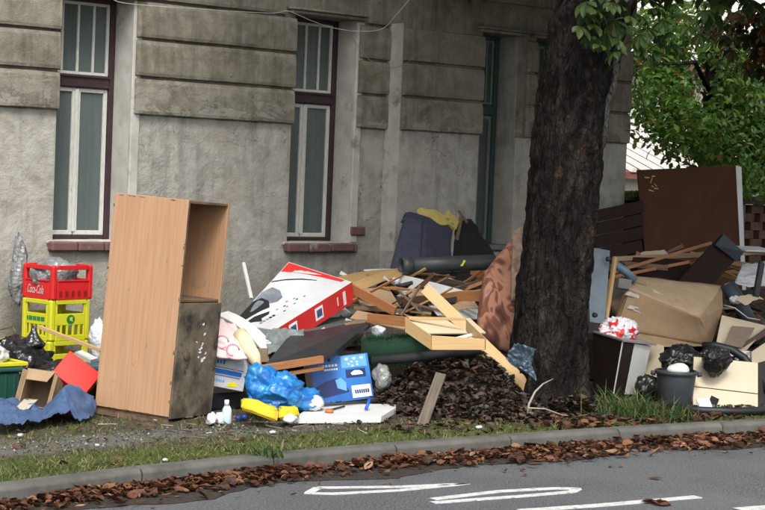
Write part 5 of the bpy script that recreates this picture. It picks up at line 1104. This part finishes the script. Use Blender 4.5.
# small litter on the verge
for i, (p, s, m_, lab) in enumerate((((5.909, 9.427, 0.000), .03, WHT, 'small white scrap on the gravel left'), ((7.236, 9.386, 0.000), .045, WHT, 'white and red scrap on the soil below the yellow foam'), ((8.702, 8.947, 0.000), .05, WHTBAG, 'white scrap on the grass below the leaf heap'), ((5.969, 8.771, 0.000), .035, WHT, 'white scrap on the grass near the kerb'), ((5.689, 9.981, 0.000), .04, WHTBAG, 'white scrap below the blue canvas'))):
    bag('litter_scrap', Vector(p)+Vector((0,0,.012)), (s*.5, s*.4, s*.22), LBLK, seed=60+i, amp=.3, sub=2, label=lab, cat='scrap')
V = []; F = []; rgp = random.Random(19)
for k in range(420):
    x = rgp.uniform(6.2, 12.3); y = rgp.uniform(kerb_y(x)+.35, kerb_y(x)+1.6); a = rgp.uniform(0, pi); L = rgp.uniform(.03, .16); d = Vector((cos(a), sin(a), rgp.uniform(-.06, .1))); s = Vector((-sin(a), cos(a), 0))*rgp.uniform(.002, .006); p = Vector((x, y, .008)); b = len(V)
    V += [p-s, p+s, p+Vector((0,0,.006)), p+d*L-s*.6, p+d*L+s*.6, p+d*L+Vector((0,0,.005))]; F += [(b,b+3,b+5,b+2),(b+1,b+2,b+5,b+4),(b,b+1,b+4,b+3),(b,b+2,b+1),(b+3,b+4,b+5)]
mesh('twig_litter', V, F, island('twig_bits', [(0, (.03,.02,.014)), (.7, (.09,.065,.045)), (.9, (.22,.17,.12)), (1, (.5,.46,.4))], rough=.9), kind='stuff', label='bits of twig and splinter strewn on the soil before the heap', cat='twigs')
rgp = random.Random(12); V = []; F = []
for k in range(700):
    x = rgp.uniform(4.4, 8.2); y = kerb_y(x)+.75+rgp.gauss(.3, .16); r = rgp.uniform(.004, .014); b = len(V); p = Vector((x, y, .0))
    for d in ((1,0,0),(-1,0,0),(0,1,0),(0,-1,0),(0,0,1),(0,0,-1)): V.append(p+Vector(d)*r*rgp.uniform(.6, 1.2))
    F += [(b,b+2,b+4),(b+2,b+1,b+4),(b+1,b+3,b+4),(b+3,b,b+4),(b+2,b,b+5),(b+1,b+2,b+5),(b+3,b+1,b+5),(b,b+3,b+5)]
mesh('gravel', V, F, island('gravel_stone', [(0, (.06,.058,.053)), (.75, (.16,.155,.14)), (1, (.42,.41,.39))], rough=.9), kind='stuff', label='pale gravel scattered on the footpath', cat='gravel')

# ================================================================ right group
# blue grey metal sheet next to the trunk
ms = root('metal_panel', 'blue grey metal panel with bolts leaning just right of the trunk', 'panel', (10.9, 10.1, 0))
slab('sheet', (11.050, 10.100, 0.589), (11.239, 10.300, 1.200), (11.178, 10.050, 0.590), .02, BLUEGR, ms, taper=1.6) ; fm_ = frame((11.050, 10.100, 0.589), (11.239, 10.300, 1.200), (11.215, 10.050, 0.589))
slab('wooden_edge', (11.200, 10.060, 0.622), (11.489, 10.250, 1.127), (11.237, 10.060, 0.621), .03, PINE2, ms)
for (u, v) in ((608, 259), (594, 315), (607, 262)): p = Vector((11.098, 10.000, 0.779)); 
for pt in ((11.307, 10.170, 1.107), (11.018, 10.030, 0.654)): pt = Vector(pt); tube('bolt', [pt, pt+Vector((-.006,-.03,.0))], [.022,.018], LEAD, ms, seg=8)
# tall brown board at the back
wp = root('wardrobe_panel', 'very large dark brown wardrobe panel with pale edge rising over the heap', 'panel', (15.6, 12.8, 0))
qd = [(14.636, 12.550, 0.520), (15.754, 12.200, 0.639), (16.237, 12.750, 1.995), (14.813, 12.950, 1.895)]
hexa('panel', qd, (.010, .025, 0), DARKP, wp); hexa('pale_edge', [(15.746, 12.190, 0.640), (15.954, 12.300, 0.629), (16.474, 12.850, 1.984), (16.236, 12.745, 1.997)], (.004, .004, 0), WHITEP, wp)
fq = frame(qd[3], qd[2], qd[0])
for (a, b, L, r) in ((.055,.055,.045,.1), (.125,.05,.035,0), (.10,.10,.05,-.9), (.135,.11,.03,.8), (.07,.155,.045,.3), (.125,.145,.04,.1), (.105,.125,.02,.5)): patch('peeled_tape', fq, [(a,b), (a+L*cos(r),b+L*sin(r)), (a+L*cos(r),b+L*sin(r)+.008), (a,b+.010)], PINE, wp)
for i in range(5):
    DZ = Vector((0, 0, -.14*i)); slab('dark_board', Vector((14.151, 12.900, 1.326))+DZ, Vector((14.679, 12.700, 1.449))+DZ, Vector((14.143, 12.900, 1.453))+DZ, .02, wood('dark_stained_board', (.038,.020,.014), (.022,.013,.010), rough=.9), label=('topmost', 'second', 'third', 'fourth', 'lowest')[i]+' of the dark brown boards stacked behind the trunk, right side', cat='board', group='dark boards behind the trunk') 
# sticks over the carton
plank('lath', (12.542, 11.200, 1.042), (14.540, 11.000, 1.122), .045, .02, wood('tan_lath', (.40,.28,.17), (.30,.20,.12)), label='long tan lath running level to the right edge under the brown panel', cat='lath')
plank('lath', (12.227, 10.900, 0.943), (13.708, 11.000, 1.207), .026, .02, ORANGEW, label='thin reddish stick rising toward the black board end', cat='lath')
plank('lath', (12.161, 10.850, 0.902), (13.272, 10.900, 1.032), .026, .02, ORANGEW, label='lower thin reddish stick behind the brown carton', cat='lath')
plank('lath', (12.584, 11.100, 1.002), (12.840, 10.800, 0.983), .05, .02, OLDWOOD, label='short weathered slat under the reddish sticks', cat='lath')
slab('grey_board', (12.985, 11.200, 0.919), (13.608, 11.300, 1.006), (13.123, 11.300, 1.007), .02, GREYW, label='grey weathered board piece behind the sticks', cat='board')
# black angled board
ab = obox('shelf_board', 'dark brown thick shelf board with blue black end pointing up right', 'board', (13.029, 10.900, 0.789), (13.553, 10.750, 1.306), (13.377, 10.800, 0.736), .03, mat('dark_shelf', (.030,.017,.013), (.024,.014,.011), rough=.75, spec=.15))[0]
hexa('end_band', [(13.423, 10.735, 1.202), (13.695, 10.680, 1.045), (13.767, 10.660, 1.141), (13.542, 10.735, 1.306)], (.004,.004,0), mat('blue_black_edge', (.018,.026,.042), rough=.4), ab)
slab('dark_triangle_board', (12.734, 11.000, 0.813), (13.439, 10.900, 0.765), (13.425, 11.100, 1.038), .03, mat('dark_shelf_b', (.028,.016,.012), rough=.8, spec=.15), label='dark board lying on top of the big brown carton', cat='board')
# big brown carton
bxn = root('big_carton', 'big squashed brown carton with torn white stickers, tilted on the heap', 'box', (11.9, 10.3, .4))
Q = dict(a=(12.202, 10.650, 0.924), b=(13.071, 10.350, 0.848), c=(12.911, 10.200, 0.662), d=(12.579, 10.050, 0.344), e=(11.827, 10.050, 0.360), f=(11.544, 10.250, 0.504), g=(11.744, 10.300, 0.840), h=(12.347, 10.000, 0.602))
K = {k_: Vector(v_) for k_, v_ in Q.items()}; bkv = Vector((.20,.30,-.02))
def soft(nm, quad, m, par, n=12, amp=.012, t=.006):
    return cloth(nm, *quad, m, n=n, amp=amp, fr=4.5, seed=3, t=t, parent=par)
soft('face', (K['f'], K['d'], K['h'], K['g']), CARD, bxn); 
mesh('face', [K['f'], K['e'], K['d'], (K['f']+K['d'])/2+Vector((0,.02,.0))], [(0,1,2,3)], CARD, bxn)
soft('top', (K['g'], K['h'], K['b'], K['a']), mat('pale_cardboard', (.44,.33,.21), (.36,.26,.16), rough=.9, dirt=(.22,.15,.09), dlo=.6, dhi=.8), bxn)  # top in a paler card, its light put into the colour
mesh('end', [K['h'], K['d'], K['c'], K['b'], K['d']+bkv, K['b']+bkv], [(0,1,2,3), (1,4,5,3,2)], CARD, bxn)
mesh('side', [K['f'], K['g'], K['a'], K['f']+bkv], [(0,1,2,3)], CARDD, bxn); mesh('base', [K['f'], K['e'], K['d'], K['d']+bkv, K['f']+bkv], [(0,1,2,3,4)], CARDD, bxn); mesh('back', [K['a'], K['b'], K['b']+bkv, K['d']+bkv, K['f']+bkv], [(0,1,2,3,4)], CARDD, bxn)  # side, base and back in darker card, shade put into the colour
mesh('tilt_flap', [K['g'], K['f'], Vector((11.538, 10.300, 0.482)), Vector((11.771, 10.400, 0.771))], [(0,1,2,3)], CARD, bxn)
fF = frame(K['f'], K['d'], K['g'])
for i in range(4): patch('torn_sticker', fF, [(.10+.055*i,.52-.03*i), (.24+.05*i,.50-.05*i), (.24+.05*i,.58-.05*i), (.12+.055*i,.60-.03*i)], mat('torn_paper', (.55,.52,.48), (.38,.33,.28), scale=20, rough=.9), bxn, off=.022)
patch('torn_sticker', fF, [(.07,.83), (.22,.80), (.22,.88), (.10,.92)], mat('torn_paper', (.55,.52,.48)), bxn, off=.022)
fTp = frame(K['g'], K['h'], K['a']); stk = patch('white_sticker', fTp, rect(.40,.30,.60,.80), mat('sticker', (.66,.60,.50), rough=.7), bxn, off=.026); patch('sticker_print', fTp, rect(.52,.42,.57,.62), INK, stk, off=.03)
# tubes
tube('plastic_tube', [(11.774, 10.500, 1.042), (11.831, 10.420, 0.978), (11.918, 10.400, 0.909)], .036, mat('blue_grey_plastic', (.14,.21,.26), rough=.4), seg=16, label='short blue grey plastic tube above the big carton', cat='tube')
obox('small_block', 'small grey block between the blue tube and the big carton', 'block', (11.658, 10.350, 0.846), (11.770, 10.300, 0.831), (11.678, 10.350, 0.932), .06, mat('grey_block', (.20,.19,.18), rough=.8))
tube('dark_roll', [(11.763, 10.500, 0.624), (11.884, 10.450, 0.696), (12.042, 10.500, 0.759)], [.10,.11,.09], CARDD, seg=18, label='dark damp cardboard roll left of the big carton', cat='roll')
tube('grey_tube', [(13.078, 10.300, 0.870), (13.152, 10.200, 0.694), (13.215, 10.100, 0.483)], .07, mat('slate_tube', (.045,.06,.07), rough=.5), seg=18, label='slate grey tube slanting down right of the big carton', cat='tube')
cloth('paper_sheet', (13.450, 10.500, 0.851), (13.749, 10.300, 0.807), (14.394, 10.800, 1.036), (14.057, 10.900, 0.991), WHTBAG, n=20, amp=.04, fr=4, seed=9, label='large crumpled white sheet at the right edge under the lath', cat='sheet')
slab('white_board', (14.236, 11.000, 1.141), (14.567, 10.900, 1.138), (14.524, 11.200, 1.170), .015, WHITEP, label='white board end at the right edge above the lath', cat='board')
plank('black_bar', (13.133, 10.000, 0.783), (13.328, 10.100, 1.082), .06, .03, LEAD, up=(1,0,0), label='black upright bar in front of the crumpled white sheet', cat='bar')
tube('cable', [(12.796, 10.100, 0.699), (12.826, 10.000, 0.680), (12.954, 9.950, 0.593), (13.128, 9.950, 0.571)], .006, CAB, seg=6, label='thin pale cable trailing right of the big carton', cat='cable')
# drawer unit and bag on it
un = root('drawer_unit', 'small dark brown and white bedside unit leaning in the grass', 'bedside unit', (11.0, 9.7, 0))
U = [Vector((10.916, 9.900, 0.061)), Vector((10.699, 9.500, 0.079)), Vector((11.314, 9.750, 0.010)), Vector((10.995, 10.000, 0.508)), Vector((10.834, 9.550, 0.483)), Vector((11.540, 9.850, 0.398))]
UB = U[0]+(U[2]-U[1]); UBT = U[3]+(U[5]-U[4])
DKU = mat('very_dark_laminate', (.018,.010,.008), rough=.6, spec=.2)
mesh('left_side', [U[0], U[1], U[4], U[3], U[0]+Vector((.01,.02,0)), U[1]+Vector((.01,.02,0)), U[4]+Vector((.01,.02,0)), U[3]+Vector((.01,.02,0))], BF, DKU, un)
inn = lambda a, b, t: a.lerp(b, t)
ins = Vector((-.02, .03, 0))
def quadbox(nm, q4, d, m, par): q4 = [Vector(v) for v in q4]; return mesh(nm, q4+[v+Vector(d) for v in q4], BF, m, par, bev=.001)
quadbox('white_edge', (inn(U[1],U[2],0), inn(U[1],U[2],.045), inn(U[4],U[5],.045), U[4]), (.006,.01,0), WHITEP, un)
quadbox('inner_panel', (inn(U[1],U[2],.05), inn(U[1],U[2],.42), inn(U[4],U[5],.42), inn(U[4],U[5],.05)), (-.0,.03,0), DKU, un)
quadbox('front_panel', (inn(U[1],U[2],.421), U[2], U[5], inn(U[4],U[5],.421)), (.004,.015,0), WHITEP, un)
quadbox('right_side', (U[2], UB, UBT, U[5]), (-.01,.0,0), WHITEP, un); quadbox('back', (U[0], UB, UBT, U[3]), (.0,-.01,0), DKU, un)
tq = [U[3]+Vector((-.01,0,.004)), U[4]+Vector((-.01,-.02,.004)), U[5]+Vector((.07,.0,.0)), UBT+Vector((.06,.03,.0))]; quadbox('top', tq, (0,0,.016), mat('grey_edge_top', (.30,.29,.28), (.2,.19,.18), rough=.5), un)
RWB = None
def _rw():
    m, t, b = _nodes('red_white_bag'); o = _obj(t); n = _noise(t, o, 13, 2, .5, .4); c = _ramp(t, n, [(.0, (.74,.72,.75)), (.565, (.72,.70,.73)), (.575, (.62,.03,.04)), (1, (.62,.03,.04))])
    t.links.new(c, b.inputs['Base Color']); b.inputs['Roughness'].default_value = .35; _bump(t, b, _noise(t, o, 22, 5), .5, .015); return m
bag('carrier_bag', Vector((11.188, 9.900, 0.529)), (.17, .13, .10), _rw(), seed=12, amp=.22, label='crumpled white carrier bag with red print on top of the bedside unit', cat='carrier bag')
# bucket
bu = root('bucket', 'dark grey plastic bucket full of rubbish beside the kerb', 'bucket', (10.95, 9.1, 0)); bc0 = Vector((10.935, 9.010, 0.000)); bc0.y += .12; bc0.x += .08
tube('body', [bc0+Vector((0,0,z)) for z in (0, .01, .27, .275)], [.12, .128, .155, .155], BUCKETM, bu, seg=40, inner=.005); tube('bottom', [bc0+Vector((0,0,.004)), bc0+Vector((0,0,.02))], .12, BUCKETM, bu, seg=32)
tube('rim', [bc0+Vector((0,0,.262)), bc0+Vector((0,0,.268)), bc0+Vector((0,0,.292)), bc0+Vector((0,0,.296))], [.158,.170,.170,.162], BUCKETM, bu, seg=40, inner=.012)
for s in (-1, 1): v = Vector((.756,-.655,0))*s; tube('lug', [bc0+v*.165+Vector((0,0,.265)), bc0+v*.20+Vector((0,0,.27))], [.02,.018], BUCKETM, bu, seg=10)
tube('rubbish_fill', [bc0+Vector((0,0,.02)), bc0+Vector((0,0,.24))], [.11,.14], BLKF, bu, seg=24)
c_ = bc0+Vector((-.0,-.02,.30)); bag('plastic_cup', c_, (.095, .08, .05), WHITEP, seed=70, amp=.10, sub=3, label='white plastic cups sticking out of the grey bucket', cat='cup')
bag('bin_bag', Vector((11.513, 9.500, 0.310)), (.19, .13, .11), BLKSOFT, seed=71, amp=.20, label='black bag bulging behind the grey bucket', cat='bin bag'); 
bag('bin_bag', Vector((11.335, 9.000, 0.386)), (.16, .09, .10), BLKSOFT, seed=75, amp=.22, shape=_sag, label='shiny black bag hanging over the cream board', cat='bin bag'); bag('bin_bag', Vector((11.118, 9.500, 0.090)), (.09,.08,.10), BLKSOFT, seed=73, amp=.22, sub=4, zmin=0, label='small black bag on the ground between bedside unit and bucket', cat='bin bag')
# cream boards
def panel4(nm, q, d, m, lab, cat): return hexa(nm, q, d, m, None, label=lab, cat=cat)
cp = root('cream_cupboard', 'cream melamine cupboard front lying on its side at the kerb edge', 'cupboard', (11.3, 8.95, 0))
hexa('lower_front', [(11.140, 9.050, 0.023), (11.671, 8.820, -0.033), (11.712, 8.860, 0.100), (11.178, 9.090, 0.159)], (.012,.016,0), CREAM, cp); hexa('upper_front', [(11.178, 9.090, 0.166), (11.712, 8.860, 0.107), (11.811, 8.950, 0.341), (11.283, 9.180, 0.385)], (.012,.016,0), CREAM, cp)
hexa('end_panel', [(11.690, 8.830, -0.036), (12.185, 9.050, -0.033), (12.274, 9.150, 0.335), (11.817, 8.950, 0.340)], (.005,.014,0), mat('dark_end', (.05,.04,.032), rough=.8), cp)
hexa('inner_rail', [(11.809, 9.180, 0.324), (12.224, 9.350, 0.349), (12.222, 9.350, 0.383), (11.807, 9.180, 0.357)], (.01,.012,0), WHITEP, cp); hexa('inner_rail', [(11.816, 9.300, 0.353), (12.224, 9.350, 0.349), (12.235, 9.360, 0.382), (11.825, 9.310, 0.393)], (.01,.012,0), WHITEP, cp)
hexa('inner_side', [(12.034, 9.200, 0.305), (11.929, 9.100, 0.320), (12.053, 9.200, 0.396), (12.222, 9.350, 0.383)], (.01,.012,0), CREAM, cp)
panel4('cream_board', [(11.597, 9.950, 0.149), (11.608, 9.750, 0.121), (11.706, 9.850, 0.393), (11.720, 10.050, 0.407)], (.012,.016,0), CREAM, 'cream board standing behind the grey bucket next to the bedside unit', 'board')
sl2 = root('framed_cream_panel', 'cream framed panel with a greyish inset slanting right of the big carton', 'panel', (12.2, 9.8, .3))
hexa('panel', [(12.260, 9.750, 0.350), (12.545, 9.650, 0.333), (13.316, 10.000, 0.508), (12.775, 10.100, 0.610)], (.012,.016,-.01), CREAM, sl2); hexa('inset', [(12.361, 9.735, 0.391), (12.540, 9.680, 0.365), (13.035, 9.930, 0.503), (12.758, 9.970, 0.524)], (-.004,-.006,.004), mat('greyish_inset', (.26,.20,.15), rough=.8), sl2)
panel4('cream_board', [(12.063, 9.300, 0.218), (12.644, 9.400, 0.217), (12.890, 9.600, 0.467), (12.288, 9.450, 0.328)], (.012,.016,-.008), CREAM, 'triangular cream board end at the right edge of the picture', 'board')
panel4('cream_board', [(12.067, 9.100, -0.075), (12.339, 9.000, -0.094), (12.585, 9.200, 0.207), (12.306, 9.300, 0.208)], (.012,.016,0), CREAM, 'cream board upright behind the cupboard at the right edge', 'board')
panel4('brown_board', [(12.567, 9.700, 0.345), (13.355, 9.950, 0.475), (13.417, 10.000, 0.541), (12.669, 9.750, 0.398)], (.012,.016,0), mat('mahogany', (.07,.03,.022), rough=.5), 'mahogany strip slanting above the cream board end', 'board')
tube('black_hose', [(11.662, 9.400, 0.439), (11.705, 9.300, 0.447), (11.788, 9.200, 0.422), (11.821, 9.100, 0.365), (11.858, 9.000, 0.244), (11.935, 8.950, 0.099)], .034, mat('rubber', (.016,.018,.02), rough=.5), seg=14, label='thick black rubber hose curving over the cream cupboard', cat='hose')
tube('black_hose', [Vector((10.699, 8.931, 0.000))+Vector((.1,.1,.03)), Vector((10.889, 8.725, 0.000))+Vector((0,.03,.03)), Vector((11.112, 8.565, 0.000))+Vector((0,.03,.03)), Vector((11.657, 8.502, 0.000))+Vector((0,.0,.03))], .03, mat('rubber', (.016,.018,.02)), seg=12, label='black rubber hose lying on the ground along the kerb under the cupboard', cat='hose')
slab('tile_shard', (11.080, 8.930, 0.010), (11.202, 8.900, 0.015), (11.172, 8.960, 0.088), .012, mat('pale_blue_tile', (.62,.66,.78), rough=.3), label='pale blue white broken tile propped in front of the cream cupboard', cat='tile')
slab('black_shard', (11.211, 8.950, 0.063), (11.250, 8.900, 0.036), (11.283, 8.970, 0.097), .012, INK, label='black square shard beside the pale broken tile', cat='shard')
# props that carry the heap (seen in the gaps)
rgp = random.Random(31)
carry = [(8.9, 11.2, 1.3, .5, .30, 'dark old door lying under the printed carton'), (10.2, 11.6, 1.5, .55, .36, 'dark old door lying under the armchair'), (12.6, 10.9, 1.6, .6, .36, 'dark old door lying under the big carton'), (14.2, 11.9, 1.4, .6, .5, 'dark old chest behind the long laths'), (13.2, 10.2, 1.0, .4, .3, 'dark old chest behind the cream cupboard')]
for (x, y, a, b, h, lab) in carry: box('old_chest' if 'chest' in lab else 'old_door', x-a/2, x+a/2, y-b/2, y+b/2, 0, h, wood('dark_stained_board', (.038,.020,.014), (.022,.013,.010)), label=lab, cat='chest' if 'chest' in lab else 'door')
for i, (a, b, wd, mm, lab) in enumerate((
    ((8.951, 11.300, 0.347), (10.155, 11.200, 0.402), .10, OLDWOOD, 'brown plank inside the heap left of the drawer'),
    ((9.534, 11.000, 0.480), (9.827, 10.600, 0.485), .06, GREYW, 'grey plank inside the heap behind the drawer'),
    ((9.991, 10.900, 0.493), (10.504, 10.600, 0.474), .06, OLDWOOD, 'brown plank inside the heap behind the white panel'),
    ((13.597, 11.800, 0.994), (14.671, 11.400, 0.936), .08, OLDWOOD, 'brown plank under the big dark panel'),
    ((13.407, 10.400, 0.711), (13.646, 10.200, 0.444), .05, OLDWOOD, 'brown plank slanting down at the right edge'),
    ((13.341, 10.400, 0.619), (13.887, 10.400, 0.741), .04, DARKP, 'dark strip under the crumpled white sheet'),
    ((9.492, 11.600, 0.626), (10.266, 11.600, 0.699), .09, GREYW, 'grey plank under the golden veneer'),
    ((9.882, 10.300, 0.360), (10.282, 10.200, 0.437), .05, OLDWOOD, 'brown plank under the patterned cushion'))):
    plank('plank', a, b, wd, .022, mm, label=lab, cat='plank')

# jumbled broken slats and sheets that thicken the heap
rgp = random.Random(91)
SLATS = []
COLN = {OLDWOOD.name: 'brown', PINE2.name: 'golden', ORANGEW.name: 'reddish', GREYW.name: 'grey', DARKP.name: 'dark brown', WHITEP.name: 'white', BLACKP.name: 'black', CREAM.name: 'cream'}
ORD = ('first', 'second', 'third', 'fourth', 'fifth', 'sixth', 'seventh', 'eighth', 'ninth', 'tenth')
def jumble(n, corner_a, corner_b, y0, y1, where, grp, mats, Lr, zlim):
    a, b = Vector(corner_a), Vector(corner_b); got = []
    for k_ in range(n):
        t = rgp.random(); c = a.lerp(b, t)+Vector((rgp.gauss(0, .12), rgp.uniform(y0, y1), rgp.uniform(-zlim, zlim)))
        d = Vector((.756, -.655, 0))*rgp.uniform(.5, 1)+Vector((.655, .756, 0))*rgp.uniform(-.5, .5)+Vector((0, 0, rgp.gauss(0, .38))); d.normalize(); L = rgp.uniform(*Lr)
        p_, q_ = c-d*L/2, c+d*L/2; lo = min(p_.z, q_.z)
        if lo < .03: p_.z += .03-lo; q_.z += .03-lo
        wd = rgp.choice((.018, .025, .035, .05, .09)); m_ = rgp.choice(mats)
        ob = plank('slat', p_, q_, wd, rgp.choice((.01, .014, .02)), m_, up=(rgp.uniform(-.4,.4), rgp.uniform(-1,.2), 1), taper=rgp.choice((1, 1, .8, .55)), wav=rgp.choice((0, .01, .02)), cat='slat', group=grp)
        cc = (p_+q_)/2; dep = cc.x*.655+cc.y*.756; px = (cc.x*.756-cc.y*.655)/dep
        kind = ('wide' if wd > .045 else 'thin' if wd < .02 else 'narrow')+' '+COLN[m_.name]+' slat '+('rising rightward' if d.z > .18 else 'falling rightward' if d.z < -.18 else 'lying level')
        got.append((kind, px, ob))
    for kind in sorted({g[0] for g in got}):
        same = sorted([g for g in got if g[0] == kind], key=lambda g: g[1])
        for i, g in enumerate(same): g[2]['label'] = kind+' '+where+('' if len(same) == 1 else ', '+ORD[i]+' from left')
jumble(38, (9.322, 11.200, 0.646), (10.670, 10.900, 0.646), -.2, .5, 'between printed carton and patterned cushion', 'broken slats tangled in the middle of the heap', (OLDWOOD, OLDWOOD, PINE2, ORANGEW, GREYW, DARKP, WHITEP, BLACKP), (.25, .8), .16)
jumble(10, (9.976, 11.600, 0.823), (11.245, 11.500, 0.800), -.1, .3, 'on the heap under the drainpipe', 'broken slats under the drainpipe', (OLDWOOD, PINE2, ORANGEW, WHITEP), (.3, .7), .05)
jumble(18, (12.746, 11.300, 0.913), (14.474, 11.000, 0.944), -.1, .5, 'above the big squashed carton', 'broken slats above the big carton', (OLDWOOD, OLDWOOD, DARKP, PINE2, ORANGEW), (.35, .9), .10)
jumble(14, (13.244, 10.400, 0.547), (13.576, 10.200, 0.557), -.1, .4, 'between big carton and right picture edge', 'broken slats at the right edge', (OLDWOOD, DARKP, BLACKP, CREAM), (.25, .6), .14)
jumble(13, (8.052, 10.700, 0.383), (8.772, 10.700, 0.373), .0, .3, 'under the charcoal table top', 'broken slats under the table top', (OLDWOOD, DARKP, BLACKP, PINE2), (.25, .5), .08)
for i, (p_, sz, m_, sd, lab) in enumerate((((8.518, 10.750, 0.361), (.22,.16,.12), BLKBAG, 101, 'black bag squashed under the charcoal table top'), ((9.955, 11.300, 0.542), (.2,.2,.12), BLKBAG, 102, 'black bag behind the crossed sticks'), ((13.248, 10.200, 0.409), (.16,.14,.12), BLKBAG, 103, 'black bag behind the cream framed panel'), ((9.254, 10.700, 0.507), (.06,.05,.045), WHTBAG, 104, 'white paper scrap on the green turf'), ((9.949, 11.300, 0.853), (.04,.035,.03), WHTBAG, 105, 'small white scrap on the golden veneer'), ((13.077, 10.200, 0.732), (.05,.05,.04), WHTBAG, 106, 'white scrap beside the slate grey tube'))):
    bag('rubbish_bag' if m_ is BLKBAG else 'paper_scrap', Vector(p_), sz, m_, seed=sd, amp=.22, sub=4, label=lab, cat='bin bag' if m_ is BLKBAG else 'scrap')

# torn sheets and tape
for (a_, b_, c_, m_, lab) in (((9.869, 11.000, 0.719), (10.022, 10.950, 0.753), (9.976, 11.100, 0.792), CARD, 'torn cardboard scrap behind the diagonal pine board'), ((10.077, 10.700, 0.641), (10.263, 10.600, 0.670), (10.179, 10.800, 0.696), CARD, 'torn cardboard scrap left of the patterned cushion'), ((10.181, 11.000, 0.747), (10.388, 10.950, 0.706), (10.293, 11.100, 0.788), WHITEP, 'white torn sheet behind the top of the diagonal pine board'),
    ((8.986, 10.700, 0.522), (9.251, 10.700, 0.547), (9.077, 10.800, 0.574), CARDD, 'damp cardboard scrap over the green turf'), ((13.788, 11.200, 1.012), (14.043, 11.100, 1.057), (13.934, 11.300, 1.103), CARDD, 'damp cardboard scrap under the big dark panel'), ((13.138, 11.300, 1.006), (13.367, 11.200, 1.051), (13.276, 11.400, 1.096), CREAM, 'cream torn sheet under the big dark panel'), ((12.967, 10.000, 0.705), (13.187, 9.950, 0.750), (13.104, 10.100, 0.775), CREAM, 'cream broken sheet near the right edge'), ((10.528, 11.000, 0.708), (10.688, 10.900, 0.748), (10.643, 11.100, 0.767), PINE2, 'golden splintered sheet left of the cushion top')):
    slab('torn_sheet', a_, b_, c_, .005, m_, wav=.03, bend=.02, taper=.8, label=lab, cat='sheet')
patch('packing_tape', fTp, rect(.0,.47,.985,.53), mat('brown_tape', (.30,.20,.11), rough=.3, bump=.1), bxn, off=.022)
patch('dark_stain', fF, [(.55,.30), (.63,.22), (.70,.28), (.66,.40), (.58,.42)], CARDD, bxn, off=.02)
